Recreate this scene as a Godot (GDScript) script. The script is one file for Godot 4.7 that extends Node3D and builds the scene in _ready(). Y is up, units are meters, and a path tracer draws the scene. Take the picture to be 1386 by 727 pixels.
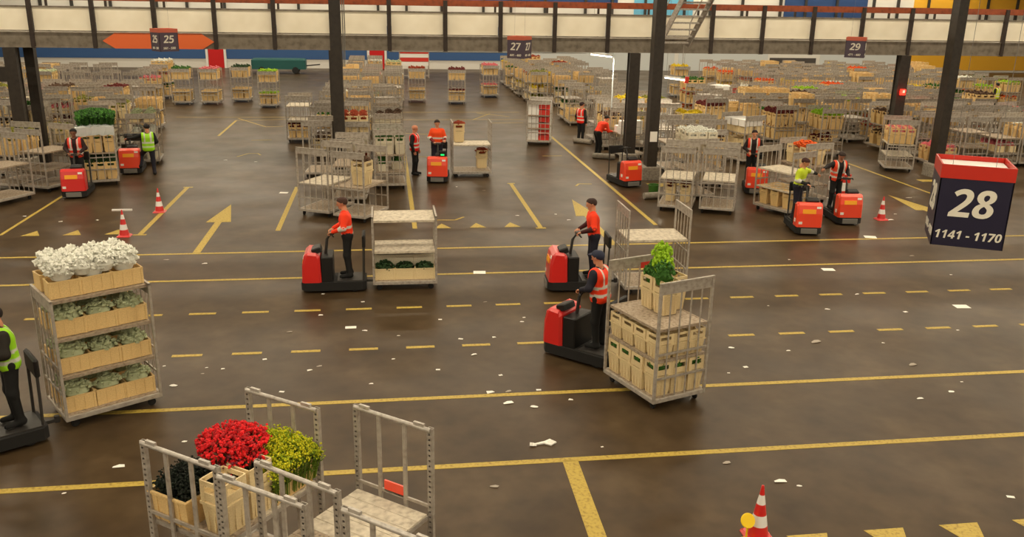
extends Node3D
# Flower auction hall seen from a walkway: main road, aisles of trolleys, tow trucks, overhead walkway.

const LITTER = [[-0.77,-16.28,0.26],[-0.57,-17.77,0.09],[-1.40,-17.04,0.13],[-1.92,-16.15,0.11],[-0.50,-16.08,0.10],[0.14,-15.75,0.07],[0.98,-16.56,0.09],[1.30,-15.48,0.11],[1.93,-15.51,0.10],[1.99,-17.52,0.09],[1.47,-14.69,0.11],[2.59,-16.27,0.09],[2.67,-16.52,0.07],[-2.22,-14.85,0.09],[-2.88,-14.50,0.09],[-3.18,-14.32,0.06],[-3.16,-14.57,0.05],[-3.56,-13.87,0.13],[-3.89,-14.72,0.06],[-1.78,-13.46,0.10],[-1.41,-14.29,0.13],[-1.25,-14.44,0.10],[-0.35,-13.62,0.07],[0.03,-14.63,0.07],[0.79,-14.09,0.09],[1.84,-13.75,0.08],[1.57,-13.10,0.18],[1.88,-13.09,0.11],[1.82,-12.66,0.16],[2.21,-12.48,0.13],[2.39,-13.10,0.10],[10.53,-19.12,0.36],[9.94,-20.02,0.09],[13.29,-20.07,0.13],[10.27,-17.28,0.10],[9.13,-16.40,0.12],[10.72,-16.10,0.11],[12.14,-16.30,0.38],[13.32,-18.47,0.09],[8.01,-14.67,0.21],[7.29,-14.30,0.08],[6.28,-14.54,0.12],[6.20,-13.66,0.10],[5.80,-13.44,0.06],[9.29,-14.50,0.08],[9.25,-13.45,0.15],[8.57,-12.12,0.11],[9.26,-12.31,0.11],[9.69,-12.67,0.06],[11.17,-14.99,0.07],[7.96,-16.74,0.06],[4.61,-10.46,0.12],[5.15,-9.90,0.16],[5.36,-9.76,0.08],[8.04,-9.19,0.12],[2.98,-11.10,0.05],[2.84,-12.69,0.11],[1.30,-10.20,0.12],[-3.71,-11.27,0.15],[-4.21,-10.65,0.06],[2.09,-19.61,0.35],[-3.32,-28.71,0.33],[13.20,-21.94,0.39],[-5.31,-21.25,0.14],[-4.35,-20.86,0.12],[-10.21,-25.99,0.10],[-9.02,-25.30,0.12],[-8.08,-25.40,0.10],[-4.95,-34.36,0.17],[-7.09,-34.77,0.20],[-6.13,-34.73,0.14],[5.21,-24.45,0.13],[8.34,-30.90,0.19],[4.96,-25.19,0.09],[20.33,-29.15,0.16],[17.20,-26.63,0.20],[14.86,-23.76,0.18],[15.44,-24.46,0.11],[16.91,-30.30,0.25],[-1.43,-18.36,0.08],[2.32,-29.30,0.10],[3.18,-28.65,0.12],[3.78,-25.09,0.11],[-2.98,-11.90,0.08]]

var M := {}
var taken := {}
var cache := {}
var protos := {}
var queue := {}
var rng := RandomNumberGenerator.new()
var spots := []

# ---------------------------------------------------------------- geometry collector
class G:
	var v := PackedVector3Array()
	var n := PackedVector3Array()
	var c := PackedColorArray()
	var col := Color(1, 1, 1)
	func tri(a: Vector3, b: Vector3, d: Vector3) -> void:
		var m := (b - a).cross(d - a).normalized()
		v.append(a); v.append(d); v.append(b)
		for i in 3:
			n.append(m); c.append(col)
	func quad(a: Vector3, b: Vector3, d: Vector3, e: Vector3) -> void:
		tri(a, b, d); tri(a, d, e)
	func trin(a: Vector3, b: Vector3, d: Vector3, na: Vector3, nb: Vector3, nd: Vector3) -> void:
		v.append(a); v.append(d); v.append(b)
		n.append(na); n.append(nd); n.append(nb)
		for i in 3: c.append(col)
	func box(o: Vector3, s: Vector3, b := Basis()) -> G:
		var x := b.x * s.x * 0.5; var y := b.y * s.y * 0.5; var z := b.z * s.z * 0.5
		quad(o - x - y + z, o + x - y + z, o + x + y + z, o - x + y + z)
		quad(o + x - y - z, o - x - y - z, o - x + y - z, o + x + y - z)
		quad(o + x - y + z, o + x - y - z, o + x + y - z, o + x + y + z)
		quad(o - x - y - z, o - x - y + z, o - x + y + z, o - x + y - z)
		quad(o - x + y + z, o + x + y + z, o + x + y - z, o - x + y - z)
		quad(o - x - y - z, o + x - y - z, o + x - y + z, o - x - y + z)
		return self
	func cham(o: Vector3, s: Vector3, k: float, b := Basis()) -> G:
		# box whose vertical and top edges are chamfered
		var hx := s.x * 0.5; var hz := s.z * 0.5
		var rings := []
		for q in [[-s.y * 0.5, 0.0], [s.y * 0.5 - k, 0.0], [s.y * 0.5, k]]:
			var ax: float = hx - q[1]; var az: float = hz - q[1]; var r := PackedVector3Array()
			for p in [Vector2(ax, az - k), Vector2(ax - k, az), Vector2(-ax + k, az), Vector2(-ax, az - k), Vector2(-ax, -az + k), Vector2(-ax + k, -az), Vector2(ax - k, -az), Vector2(ax, -az + k)]:
				r.append(o + b * Vector3(p.x, q[0], p.y))
			rings.append(r)
		loft(rings)
		return self
	func loft(rings: Array) -> void:
		# rings run clockwise seen along +axis of travel; capped at both ends
		var m: int = rings[0].size()
		for i in rings.size() - 1:
			var a: PackedVector3Array = rings[i]; var b: PackedVector3Array = rings[i + 1]
			for j in m:
				var k := (j + 1) % m
				quad(a[k], a[j], b[j], b[k])
		var f: PackedVector3Array = rings[0]; var l: PackedVector3Array = rings[rings.size() - 1]
		for j in range(1, m - 1):
			tri(f[0], f[j], f[j + 1]); tri(l[0], l[j + 1], l[j])
	func bar(a: Vector3, b: Vector3, w: float, h := 0.0) -> G:
		if h == 0.0: h = w
		var z := (b - a).normalized()
		var up := Vector3.UP if absf(z.y) < 0.95 else Vector3.RIGHT
		var x := up.cross(z).normalized(); var y := z.cross(x)
		return box((a + b) * 0.5, Vector3(w, h, (b - a).length()), Basis(x, y, z))
	func tube(pts: Array, r: float, sides := 8, r2 := -1.0) -> G:
		if r2 < 0.0: r2 = r
		var prev := []; var prevn := []
		for i in pts.size():
			var d: Vector3 = (pts[mini(i + 1, pts.size() - 1)] - pts[maxi(i - 1, 0)]).normalized()
			var up := Vector3.UP if absf(d.y) < 0.9 else Vector3.RIGHT
			var x := up.cross(d).normalized(); var y := d.cross(x)
			var rr: float = lerpf(r, r2, float(i) / (pts.size() - 1))
			var ring := []; var nn := []
			for j in sides:
				var t := TAU * j / sides; var q := x * cos(t) + y * sin(t)
				ring.append(pts[i] + q * rr); nn.append(q)
			if i > 0:
				for j in sides:
					var k := (j + 1) % sides
					trin(prev[j], prev[k], ring[k], prevn[j], prevn[k], nn[k]); trin(prev[j], ring[k], ring[j], prevn[j], nn[k], nn[j])
			if i == 0:
				for j in range(1, sides - 1): tri(ring[0], ring[j + 1], ring[j])
			if i == pts.size() - 1:
				for j in range(1, sides - 1): tri(ring[0], ring[j], ring[j + 1])
			prev = ring; prevn = nn
		return self
	func lathe(prof: Array, sides := 16, xf := Transform3D()) -> G:
		for i in prof.size() - 1:
			var a: Vector2 = prof[i]; var b: Vector2 = prof[i + 1]
			var e := (b - a).normalized(); var m := Vector2(e.y, -e.x)
			for j in sides:
				var t := TAU * j / sides; var u := TAU * (j + 1) / sides
				var c0 := Vector3(cos(t), 0, sin(t)); var c1 := Vector3(cos(u), 0, sin(u))
				var up := Vector3.UP
				var n0 := xf.basis * (c0 * m.x + up * m.y); var n1 := xf.basis * (c1 * m.x + up * m.y)
				var p0 := xf * (c0 * a.x + up * a.y); var p1 := xf * (c1 * a.x + up * a.y)
				var p2 := xf * (c1 * b.x + up * b.y); var p3 := xf * (c0 * b.x + up * b.y)
				if a.x > 0.0001: trin(p1, p0, p2, n1, n0, n1)
				if b.x > 0.0001: trin(p0, p3, p2, n0, n0, n1)
		return self
	func prism(poly: Array, z0: float, z1: float, xf := Transform3D()) -> G:
		# polygon (counter-clockwise in x,y) pushed from z0 to z1
		var pk := PackedVector2Array(poly); var id := Geometry2D.triangulate_polygon(pk)
		for i in range(0, id.size(), 3):
			var a := pk[id[i]]; var b := pk[id[i + 1]]; var d := pk[id[i + 2]]
			if (b - a).cross(d - a) < 0.0:
				var t := b; b = d; d = t
			tri(xf * Vector3(a.x, a.y, z1), xf * Vector3(b.x, b.y, z1), xf * Vector3(d.x, d.y, z1))
			tri(xf * Vector3(a.x, a.y, z0), xf * Vector3(d.x, d.y, z0), xf * Vector3(b.x, b.y, z0))
		for i in pk.size():
			var a := pk[i]; var b := pk[(i + 1) % pk.size()]
			quad(xf * Vector3(a.x, a.y, z0), xf * Vector3(b.x, b.y, z0), xf * Vector3(b.x, b.y, z1), xf * Vector3(a.x, a.y, z1))
		return self
	func frustum(o: Vector3, s0: Vector2, s1: Vector2, h: float) -> G:
		var r0 := PackedVector3Array(); var r1 := PackedVector3Array()
		for q in [Vector2(1, 1), Vector2(-1, 1), Vector2(-1, -1), Vector2(1, -1)]:
			r0.append(o + Vector3(q.x * s0.x, 0, q.y * s0.y) * 0.5); r1.append(o + Vector3(q.x * s1.x * 0.5, h, q.y * s1.y * 0.5))
		loft([r0, r1])
		return self
	func octa(o: Vector3, r: float, s := 1.0) -> G:
		var x := Vector3(r, 0, 0); var y := Vector3(0, r * s, 0); var z := Vector3(0, 0, r)
		for q in [[x, z], [z, -x], [-x, -z], [-z, x]]:
			tri(o + y, o + q[1], o + q[0]); tri(o - y, o + q[0], o + q[1])
		return self
	func ball(o: Vector3, r: Vector3, seg := 10) -> G:
		var prof := []
		for i in seg / 2 + 1:
			var t := -PI / 2 + PI * i / (seg / 2); prof.append(Vector2(maxf(cos(t), 0.0), sin(t)))
		return lathe(prof, seg, Transform3D(Basis.from_scale(r), o))
	func add(g: G, xf: Transform3D) -> G:
		var flip := xf.basis.determinant() < 0.0
		for i in range(0, g.v.size(), 3):
			for j in [0, 1, 2]:
				var k: int = i + ([0, 2, 1][j] if flip else j)
				v.append(xf * g.v[k]); n.append((xf.basis * g.n[k]).normalized()); c.append(g.c[k])
		return self
	func mesh() -> ArrayMesh:
		var a := []; a.resize(Mesh.ARRAY_MAX)
		a[Mesh.ARRAY_VERTEX] = v; a[Mesh.ARRAY_NORMAL] = n; a[Mesh.ARRAY_COLOR] = c
		var m := ArrayMesh.new(); m.add_surface_from_arrays(Mesh.PRIMITIVE_TRIANGLES, a)
		return m

# ---------------------------------------------------------------- naming helpers
func numbered(called: String) -> String:
	taken[called] = taken.get(called, -1) + 1
	return called if taken[called] == 0 else "%s_%03d" % [called, taken[called]]

func tag(o: Node3D, label: String, category: String, group := "") -> Node3D:
	o.set_meta("label", label); o.set_meta("category", category)
	if group: o.set_meta("group", group)
	return o

func thing(called: String, label: String, category: String, at := Vector3.ZERO, turn := 0.0, group := "") -> Node3D:
	var o := Node3D.new(); o.name = numbered(called); add_child(o)
	o.position = at; o.rotation.y = turn
	tag(o, label, category, group)
	return o

func part(parent: Node, called: String, mesh: Mesh, mat: Material, at := Vector3.ZERO) -> MeshInstance3D:
	var o := MeshInstance3D.new(); o.name = called; o.mesh = mesh; o.material_override = mat; o.position = at
	parent.add_child(o, true)
	return o

func solo(called: String, mesh: Mesh, mat: Material, label: String, category: String, at := Vector3.ZERO, turn := 0.0, group := "") -> MeshInstance3D:
	var o := MeshInstance3D.new(); o.name = numbered(called); o.mesh = mesh; o.material_override = mat
	add_child(o); o.position = at; o.rotation.y = turn
	tag(o, label, category, group)
	return o

func struct(called: String, mesh: Mesh, mat: Material, label := "", category := "") -> MeshInstance3D:
	var o := MeshInstance3D.new(); o.name = called; o.mesh = mesh; o.material_override = mat; add_child(o)
	o.set_meta("kind", "structure")
	if label: o.set_meta("label", label)
	if category: o.set_meta("category", category)
	return o

func copy(root: Node3D, label: String, group: String, at: Vector3, turn: float) -> Node3D:
	var r: Node3D = root.duplicate(); r.name = numbered(String(root.get_meta("base"))); add_child(r)
	r.position = at; r.rotation.y = turn
	r.set_meta("label", label); spots.append(Vector3(at.x, 1.0, at.z))
	if group: r.set_meta("group", group)
	elif r.has_meta("group"): r.remove_meta("group")
	return r

func keep(key: String, make: Callable) -> Mesh:
	if not cache.has(key): cache[key] = make.call()
	return cache[key]

# ---------------------------------------------------------------- materials
func noise_tex(freq: float, ramp: Array, seed_: int, octaves := 4, normal := 0.0, size := 512) -> NoiseTexture2D:
	var f := FastNoiseLite.new(); f.noise_type = FastNoiseLite.TYPE_SIMPLEX_SMOOTH; f.frequency = freq; f.seed = seed_; f.fractal_octaves = octaves
	var t := NoiseTexture2D.new(); t.width = size; t.height = size; t.seamless = true; t.noise = f
	if normal > 0.0:
		t.as_normal_map = true; t.bump_strength = normal
	elif ramp:
		var g := Gradient.new(); var off := PackedFloat32Array(); var cs := PackedColorArray()
		for q in ramp:
			off.append(q[0]); cs.append(q[1])
		g.offsets = off; g.colors = cs; t.color_ramp = g
	return t

func mat(key: String, color: Color, rough := 0.6, metal := 0.0) -> StandardMaterial3D:
	var m := StandardMaterial3D.new(); m.albedo_color = color; m.roughness = rough; m.metallic = metal
	M[key] = m
	return m

func grain(m: StandardMaterial3D, tex: Texture2D, scale: float) -> void:
	m.albedo_texture = tex; m.uv1_triplanar = true; m.uv1_world_triplanar = true; m.uv1_scale = Vector3.ONE * scale

func make_materials() -> void:
	var wear := noise_tex(0.02, [[0.0, Color(0.72, 0.7, 0.68)], [0.45, Color(0.9, 0.89, 0.88)], [1.0, Color(1, 1, 1)]], 3)
	var fine := noise_tex(0.06, [[0.0, Color(0.84, 0.82, 0.8)], [1.0, Color(1, 1, 1)]], 8)
	var fl := mat("floor", Color(1, 1, 1), 0.40)
	grain(fl, noise_tex(0.012, [[0.1, Color(0.250, 0.195, 0.130)], [0.42, Color(0.288, 0.228, 0.157)], [0.6, Color(0.304, 0.243, 0.169)], [0.9, Color(0.352, 0.287, 0.206)]], 21, 5, 0.0, 1024), 0.055)
	fl.roughness_texture = noise_tex(0.01, [[0.2, Color(0.75, 0.75, 0.75)], [0.8, Color(1, 1, 1)]], 5, 4)
	fl.detail_enabled = true; fl.detail_blend_mode = BaseMaterial3D.BLEND_MODE_MUL
	fl.detail_albedo = noise_tex(0.09, [[0.0, Color(0.87, 0.86, 0.85)], [0.6, Color(0.97, 0.97, 0.97)], [1.0, Color(1, 1, 1)]], 2, 3)
	fl.metallic_specular = 0.3
	var ye := mat("yellow_paint", Color(0.75, 0.65, 0.28), 0.55)
	grain(ye, noise_tex(0.05, [[0.1, Color(0.72, 0.68, 0.6)], [0.4, Color(0.93, 0.92, 0.9)], [1.0, Color(1, 1, 1)]], 14, 5), 0.6)
	grain(mat("steel", Color(0.74, 0.71, 0.67), 0.45, 0.2), wear, 0.9)
	grain(mat("steel_bright", Color(0.80, 0.78, 0.75), 0.38, 0.35), wear, 1.4)
	grain(mat("board", Color(0.72, 0.66, 0.58), 0.7), noise_tex(0.03, [[0.0, Color(0.55, 0.5, 0.46)], [0.4, Color(0.86, 0.84, 0.82)], [1.0, Color(1, 1, 1)]], 11, 5), 0.9)
	grain(mat("board_pale", Color(0.86, 0.82, 0.74), 0.7), wear, 0.8)
	grain(mat("cream", Color(0.95, 0.87, 0.68), 0.5), fine, 1.6)
	grain(mat("tan", Color(0.96, 0.83, 0.58), 0.5), fine, 1.6)
	grain(mat("pale_crate", Color(0.90, 0.87, 0.78), 0.5), fine, 1.6)
	grain(mat("beam_grey", Color(0.52, 0.485, 0.43), 0.6), wear, 0.3)
	grain(mat("column", Color(0.20, 0.17, 0.14), 0.5), wear, 0.4)
	grain(mat("post_dark", Color(0.20, 0.15, 0.12), 0.5), wear, 0.5)
	grain(mat("rail_brown", Color(0.60, 0.28, 0.12), 0.5), wear, 0.4)
	grain(mat("panel", Color(0.97, 0.94, 0.86), 0.5), noise_tex(0.006, [[0.2, Color(0.97, 0.965, 0.955)], [0.8, Color(1, 1, 1)]], 6, 3), 0.3)
	grain(mat("concrete", Color(0.60, 0.57, 0.52), 0.8), wear, 1.0)
	mat("red", Color(0.83, 0.07, 0.05), 0.3).clearcoat_enabled = true
	mat("orange_red", Color(0.95, 0.24, 0.06), 0.3).clearcoat_enabled = true
	mat("black", Color(0.055, 0.05, 0.05), 0.5)
	mat("rubber", Color(0.09, 0.085, 0.08), 0.8)
	mat("dark_grey", Color(0.20, 0.19, 0.18), 0.5)
	mat("grey", Color(0.45, 0.44, 0.42), 0.5)
	mat("white", Color(0.93, 0.92, 0.90), 0.5)
	mat("paper", Color(0.95, 0.94, 0.91), 0.8)
	mat("paper_grey", Color(0.66, 0.62, 0.57), 0.8)
	mat("yellow", Color(0.98, 0.82, 0.05), 0.4)
	mat("decal_amber", Color(0.98, 0.66, 0.10), 0.4)
	mat("navy", Color(0.10, 0.085, 0.19), 0.45)
	mat("navy_worn", Color(0.30, 0.25, 0.31), 0.5)
	mat("sign_red", Color(0.74, 0.15, 0.08), 0.45)
	mat("sign_salmon", Color(0.78, 0.38, 0.28), 0.5)
	mat("sign_orange", Color(0.90, 0.42, 0.20), 0.5)
	mat("sign_text", Color(0.72, 0.26, 0.16), 0.5)
	mat("letter", Color(0.88, 0.86, 0.80), 0.5)
	mat("blue_wall", Color(0.20, 0.35, 0.56), 0.6)
	mat("sky_blue", Color(0.42, 0.72, 0.86), 0.6)
	mat("deep_blue", Color(0.13, 0.26, 0.46), 0.6)
	mat("pale_wall", Color(0.80, 0.82, 0.82), 0.7)
	mat("white_wall", Color(0.88, 0.87, 0.84), 0.7)
	mat("yellow_wall", Color(0.90, 0.68, 0.18), 0.6)
	mat("dark_wall", Color(0.28, 0.26, 0.25), 0.7)
	mat("door_red", Color(0.80, 0.07, 0.08), 0.4)
	mat("dark_red", Color(0.36, 0.12, 0.09), 0.6)
	mat("box_red", Color(0.82, 0.20, 0.15), 0.5)
	mat("magenta", Color(0.72, 0.10, 0.30), 0.5)
	mat("green_bin", Color(0.22, 0.40, 0.12), 0.5)
	mat("teal", Color(0.08, 0.33, 0.32), 0.5)
	var film := mat("film", Color(0.88, 0.90, 0.90, 0.45), 0.2); film.transparency = BaseMaterial3D.TRANSPARENCY_ALPHA
	var glow := mat("glow", Color(1, 1, 1), 0.4); glow.emission_enabled = true; glow.emission = Color(1.0, 0.95, 0.84); glow.emission_energy_multiplier = 2.2
	var rg := mat("red_glow", Color(0.9, 0.1, 0.08), 0.4); rg.emission_enabled = true; rg.emission = Color(1, 0.16, 0.1); rg.emission_energy_multiplier = 1.0
	var gg := mat("screen_green", Color(0.05, 0.2, 0.1), 0.3); gg.emission_enabled = true; gg.emission = Color(0.1, 0.9, 0.35); gg.emission_energy_multiplier = 0.7
	for q in [["red", Color(0.78, 0.05, 0.07)], ["dark_red", Color(0.40, 0.10, 0.08)], ["orange", Color(0.88, 0.36, 0.06)], ["rust", Color(0.60, 0.22, 0.07)], ["yellow", Color(0.86, 0.76, 0.08)], ["lime", Color(0.58, 0.74, 0.10)], ["green", Color(0.20, 0.40, 0.09)], ["deep_green", Color(0.12, 0.24, 0.08)], ["dark_green", Color(0.07, 0.12, 0.06)], ["white", Color(0.90, 0.90, 0.86)], ["pale_green", Color(0.70, 0.73, 0.58)], ["pink", Color(0.85, 0.45, 0.48)], ["brown", Color(0.34, 0.24, 0.16)], ["olive", Color(0.50, 0.50, 0.16)]]:
		mat("f_" + q[0], q[1], 0.75).backlight_enabled = true
		M["f_" + q[0]].backlight = q[1] * 0.3
	var vc := mat("cloth", Color(1, 1, 1), 0.8); vc.vertex_color_use_as_albedo = true
	var vv := mat("vest", Color(1, 1, 1), 0.6); vv.vertex_color_use_as_albedo = true
	var mi := mat("mixed", Color(1, 1, 1), 0.75); mi.vertex_color_use_as_albedo = true

func lin(c: Color) -> Color:
	return c.srgb_to_linear()

# ---------------------------------------------------------------- people: distance field meshed as surface nets
func nets(bones: Array, k: float, cell: float, colour: Callable, trim = null) -> G:
	# bone = [a, b, ra, rb, id]
	var lo := Vector3.INF; var hi := -Vector3.INF
	for b in bones:
		var r: float = maxf(b[2], b[3]) + cell * 2.5
		lo = lo.min(b[0] - Vector3.ONE * r).min(b[1] - Vector3.ONE * r); hi = hi.max(b[0] + Vector3.ONE * r).max(b[1] + Vector3.ONE * r)
	var nx := int((hi.x - lo.x) / cell) + 2; var ny := int((hi.y - lo.y) / cell) + 2; var nz := int((hi.z - lo.z) / cell) + 2
	var f := PackedFloat32Array(); f.resize(nx * ny * nz); f.fill(1.0)
	var best := PackedFloat32Array(); best.resize(nx * ny * nz); best.fill(9.0)
	var ids := PackedByteArray(); ids.resize(nx * ny * nz)
	for b in bones:
		var a: Vector3 = b[0]; var e: Vector3 = b[1] - a; var ra: float = b[2]; var dr: float = b[3] - ra; var id: int = b[4]
		var ee := maxf(e.length_squared(), 1e-9)
		var pad: float = maxf(b[2], b[3]) + cell * 2.2 + k * 0.5
		var l := (a.min(b[1]) - Vector3.ONE * pad - lo) / cell; var h := (a.max(b[1]) + Vector3.ONE * pad - lo) / cell
		for z in range(maxi(int(l.z), 0), mini(int(h.z) + 2, nz)):
			for y in range(maxi(int(l.y), 0), mini(int(h.y) + 2, ny)):
				var i := (z * ny + y) * nx + maxi(int(l.x), 0)
				for x in range(maxi(int(l.x), 0), mini(int(h.x) + 2, nx)):
					var p := lo + Vector3(x, y, z) * cell - a
					var t := clampf(p.dot(e) / ee, 0.0, 1.0)
					var d := (p - e * t).length() - ra - dr * t
					if d < best[i]:
						best[i] = d; ids[i] = id
					var o := f[i]
					var g := maxf(k - absf(o - d), 0.0)
					f[i] = minf(o, d) - g * g / (4.0 * k)
					i += 1
	if trim != null:
		for z in nz:
			for y in ny:
				for x in nx:
					var i := (z * ny + y) * nx + x
					if f[i] < cell * 2.0: f[i] = trim.call(lo + Vector3(x, y, z) * cell, f[i])
	var vi := PackedInt32Array(); vi.resize(nx * ny * nz); vi.fill(-1)
	var P := PackedVector3Array(); var N := PackedVector3Array(); var C := PackedColorArray()
	var off := [0, 1, nx, nx + 1, nx * ny, nx * ny + 1, nx * ny + nx, nx * ny + nx + 1]
	var dx := [0, 1, 0, 1, 0, 1, 0, 1]; var dy := [0, 0, 1, 1, 0, 0, 1, 1]; var dz := [0, 0, 0, 0, 1, 1, 1, 1]
	var edges := [[0, 1], [2, 3], [4, 5], [6, 7], [0, 2], [1, 3], [4, 6], [5, 7], [0, 4], [1, 5], [2, 6], [3, 7]]
	for z in nz - 1:
		for y in ny - 1:
			var i := (z * ny + y) * nx - 1
			for x in nx - 1:
				i += 1
				if f[i] > cell * 2.0 or f[i] < -cell * 2.0: continue
				var neg := 0
				for q in 8:
					if f[i + off[q]] < 0.0: neg += 1
				if neg == 0 or neg == 8: continue
				var s := Vector3.ZERO; var m := 0
				for q in edges:
					var a: float = f[i + off[q[0]]]; var b: float = f[i + off[q[1]]]
					if (a < 0.0) != (b < 0.0):
						var t := a / (a - b)
						s += Vector3(lerpf(dx[q[0]], dx[q[1]], t), lerpf(dy[q[0]], dy[q[1]], t), lerpf(dz[q[0]], dz[q[1]], t)); m += 1
				var p := lo + (Vector3(x, y, z) + s / m) * cell
				var gx: float = f[i + off[1]] + f[i + off[3]] + f[i + off[5]] + f[i + off[7]] - f[i] - f[i + off[2]] - f[i + off[4]] - f[i + off[6]]
				var gy: float = f[i + off[2]] + f[i + off[3]] + f[i + off[6]] + f[i + off[7]] - f[i] - f[i + off[1]] - f[i + off[4]] - f[i + off[5]]
				var gz: float = f[i + off[4]] + f[i + off[5]] + f[i + off[6]] + f[i + off[7]] - f[i] - f[i + off[1]] - f[i + off[2]] - f[i + off[3]]
				vi[i] = P.size(); P.append(p); N.append(Vector3(gx, gy, gz).normalized()); C.append(colour.call(p, ids[i]))
	var out := G.new()
	var st := [1, nx, nx * ny]
	for z in range(1, nz - 1):
		for y in range(1, ny - 1):
			var i := (z * ny + y) * nx
			for x in range(1, nx - 1):
				i += 1
				if f[i] > cell * 2.0 or f[i] < -cell * 2.0: continue
				var i0: bool = f[i] < 0.0
				for ax in 3:
					if i0 == (f[i + st[ax]] < 0.0): continue
					var u: int = st[(ax + 1) % 3]; var w: int = st[(ax + 2) % 3]
					var q := [vi[i], vi[i - u], vi[i - u - w], vi[i - w]]
					if q[0] < 0 or q[1] < 0 or q[2] < 0 or q[3] < 0: continue
					if not i0: q.reverse()
					for t in [0, 1, 2, 0, 2, 3]:
						pass
					for t in [[0, 1, 2], [0, 2, 3]]:
						for j in [0, 2, 1]:
							var g: int = q[t[j]]
							out.v.append(P[g]); out.n.append(N[g]); out.c.append(C[g])
	return out

func head_shape(skin: Color) -> G:
	var b := [[Vector3(0, 0.03, 0.025), Vector3(0, 0.035, -0.02), 0.090, 0.088, 0], [Vector3(0, -0.02, -0.035), Vector3(0, -0.085, -0.048), 0.064, 0.042, 0], [Vector3(0, -0.005, -0.098), Vector3(0, -0.033, -0.116), 0.010, 0.016, 0], [Vector3(0.084, -0.022, 0.008), Vector3(0.09, 0.014, 0.014), 0.012, 0.016, 0], [Vector3(-0.084, -0.022, 0.008), Vector3(-0.09, 0.014, 0.014), 0.012, 0.016, 0], [Vector3(-0.03, 0.022, -0.096), Vector3(0.03, 0.022, -0.096), 0.009, 0.009, 0], [Vector3(0, -0.06, 0.02), Vector3(0, -0.14, 0.035), 0.058, 0.056, 0]]
	return nets(b, 0.02, 0.010, func(p: Vector3, _i: int) -> Color:
		if p.z < -0.07 and absf(absf(p.x) - 0.032) < 0.011 and absf(p.y - 0.002) < 0.006: return Color(0.03, 0.02, 0.02)
		if p.z < -0.07 and absf(p.x) < 0.024 and absf(p.y + 0.064) < 0.006: return Color(0.30, 0.10, 0.08)
		return skin)

func hand_shape(skin: Color) -> G:
	# right hand: wrist at the origin, fingers towards -z, palm down, thumb towards -x
	var b := []
	for x in [-0.026, -0.009, 0.009, 0.026]:
		b.append([Vector3(x * 0.7, 0, 0.0), Vector3(x, 0, -0.085), 0.016, 0.014, 0])
	var L := [0.036, 0.042, 0.039, 0.030]
	for i in 4:
		var x: float = [-0.031, -0.0105, 0.0105, 0.031][i]; var s: float = L[i]
		var p0 := Vector3(x, 0, -0.085); var p1 := p0 + Vector3(0, -0.010, -s); var p2 := p1 + Vector3(0, -s * 0.72, -s * 0.25); var p3 := p2 + Vector3(0, -s * 0.42, s * 0.42)
		b.append([p0, p1, 0.0105, 0.0095, 0]); b.append([p1, p2, 0.0095, 0.009, 0]); b.append([p2, p3, 0.009, 0.008, 0])
	b.append([Vector3(-0.018, -0.004, -0.022), Vector3(-0.050, -0.016, -0.055), 0.015, 0.012, 0])
	b.append([Vector3(-0.050, -0.016, -0.055), Vector3(-0.042, -0.038, -0.088), 0.012, 0.009, 0])
	return nets(b, 0.006, 0.0055, func(_p: Vector3, _i: int) -> Color: return skin)

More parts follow.
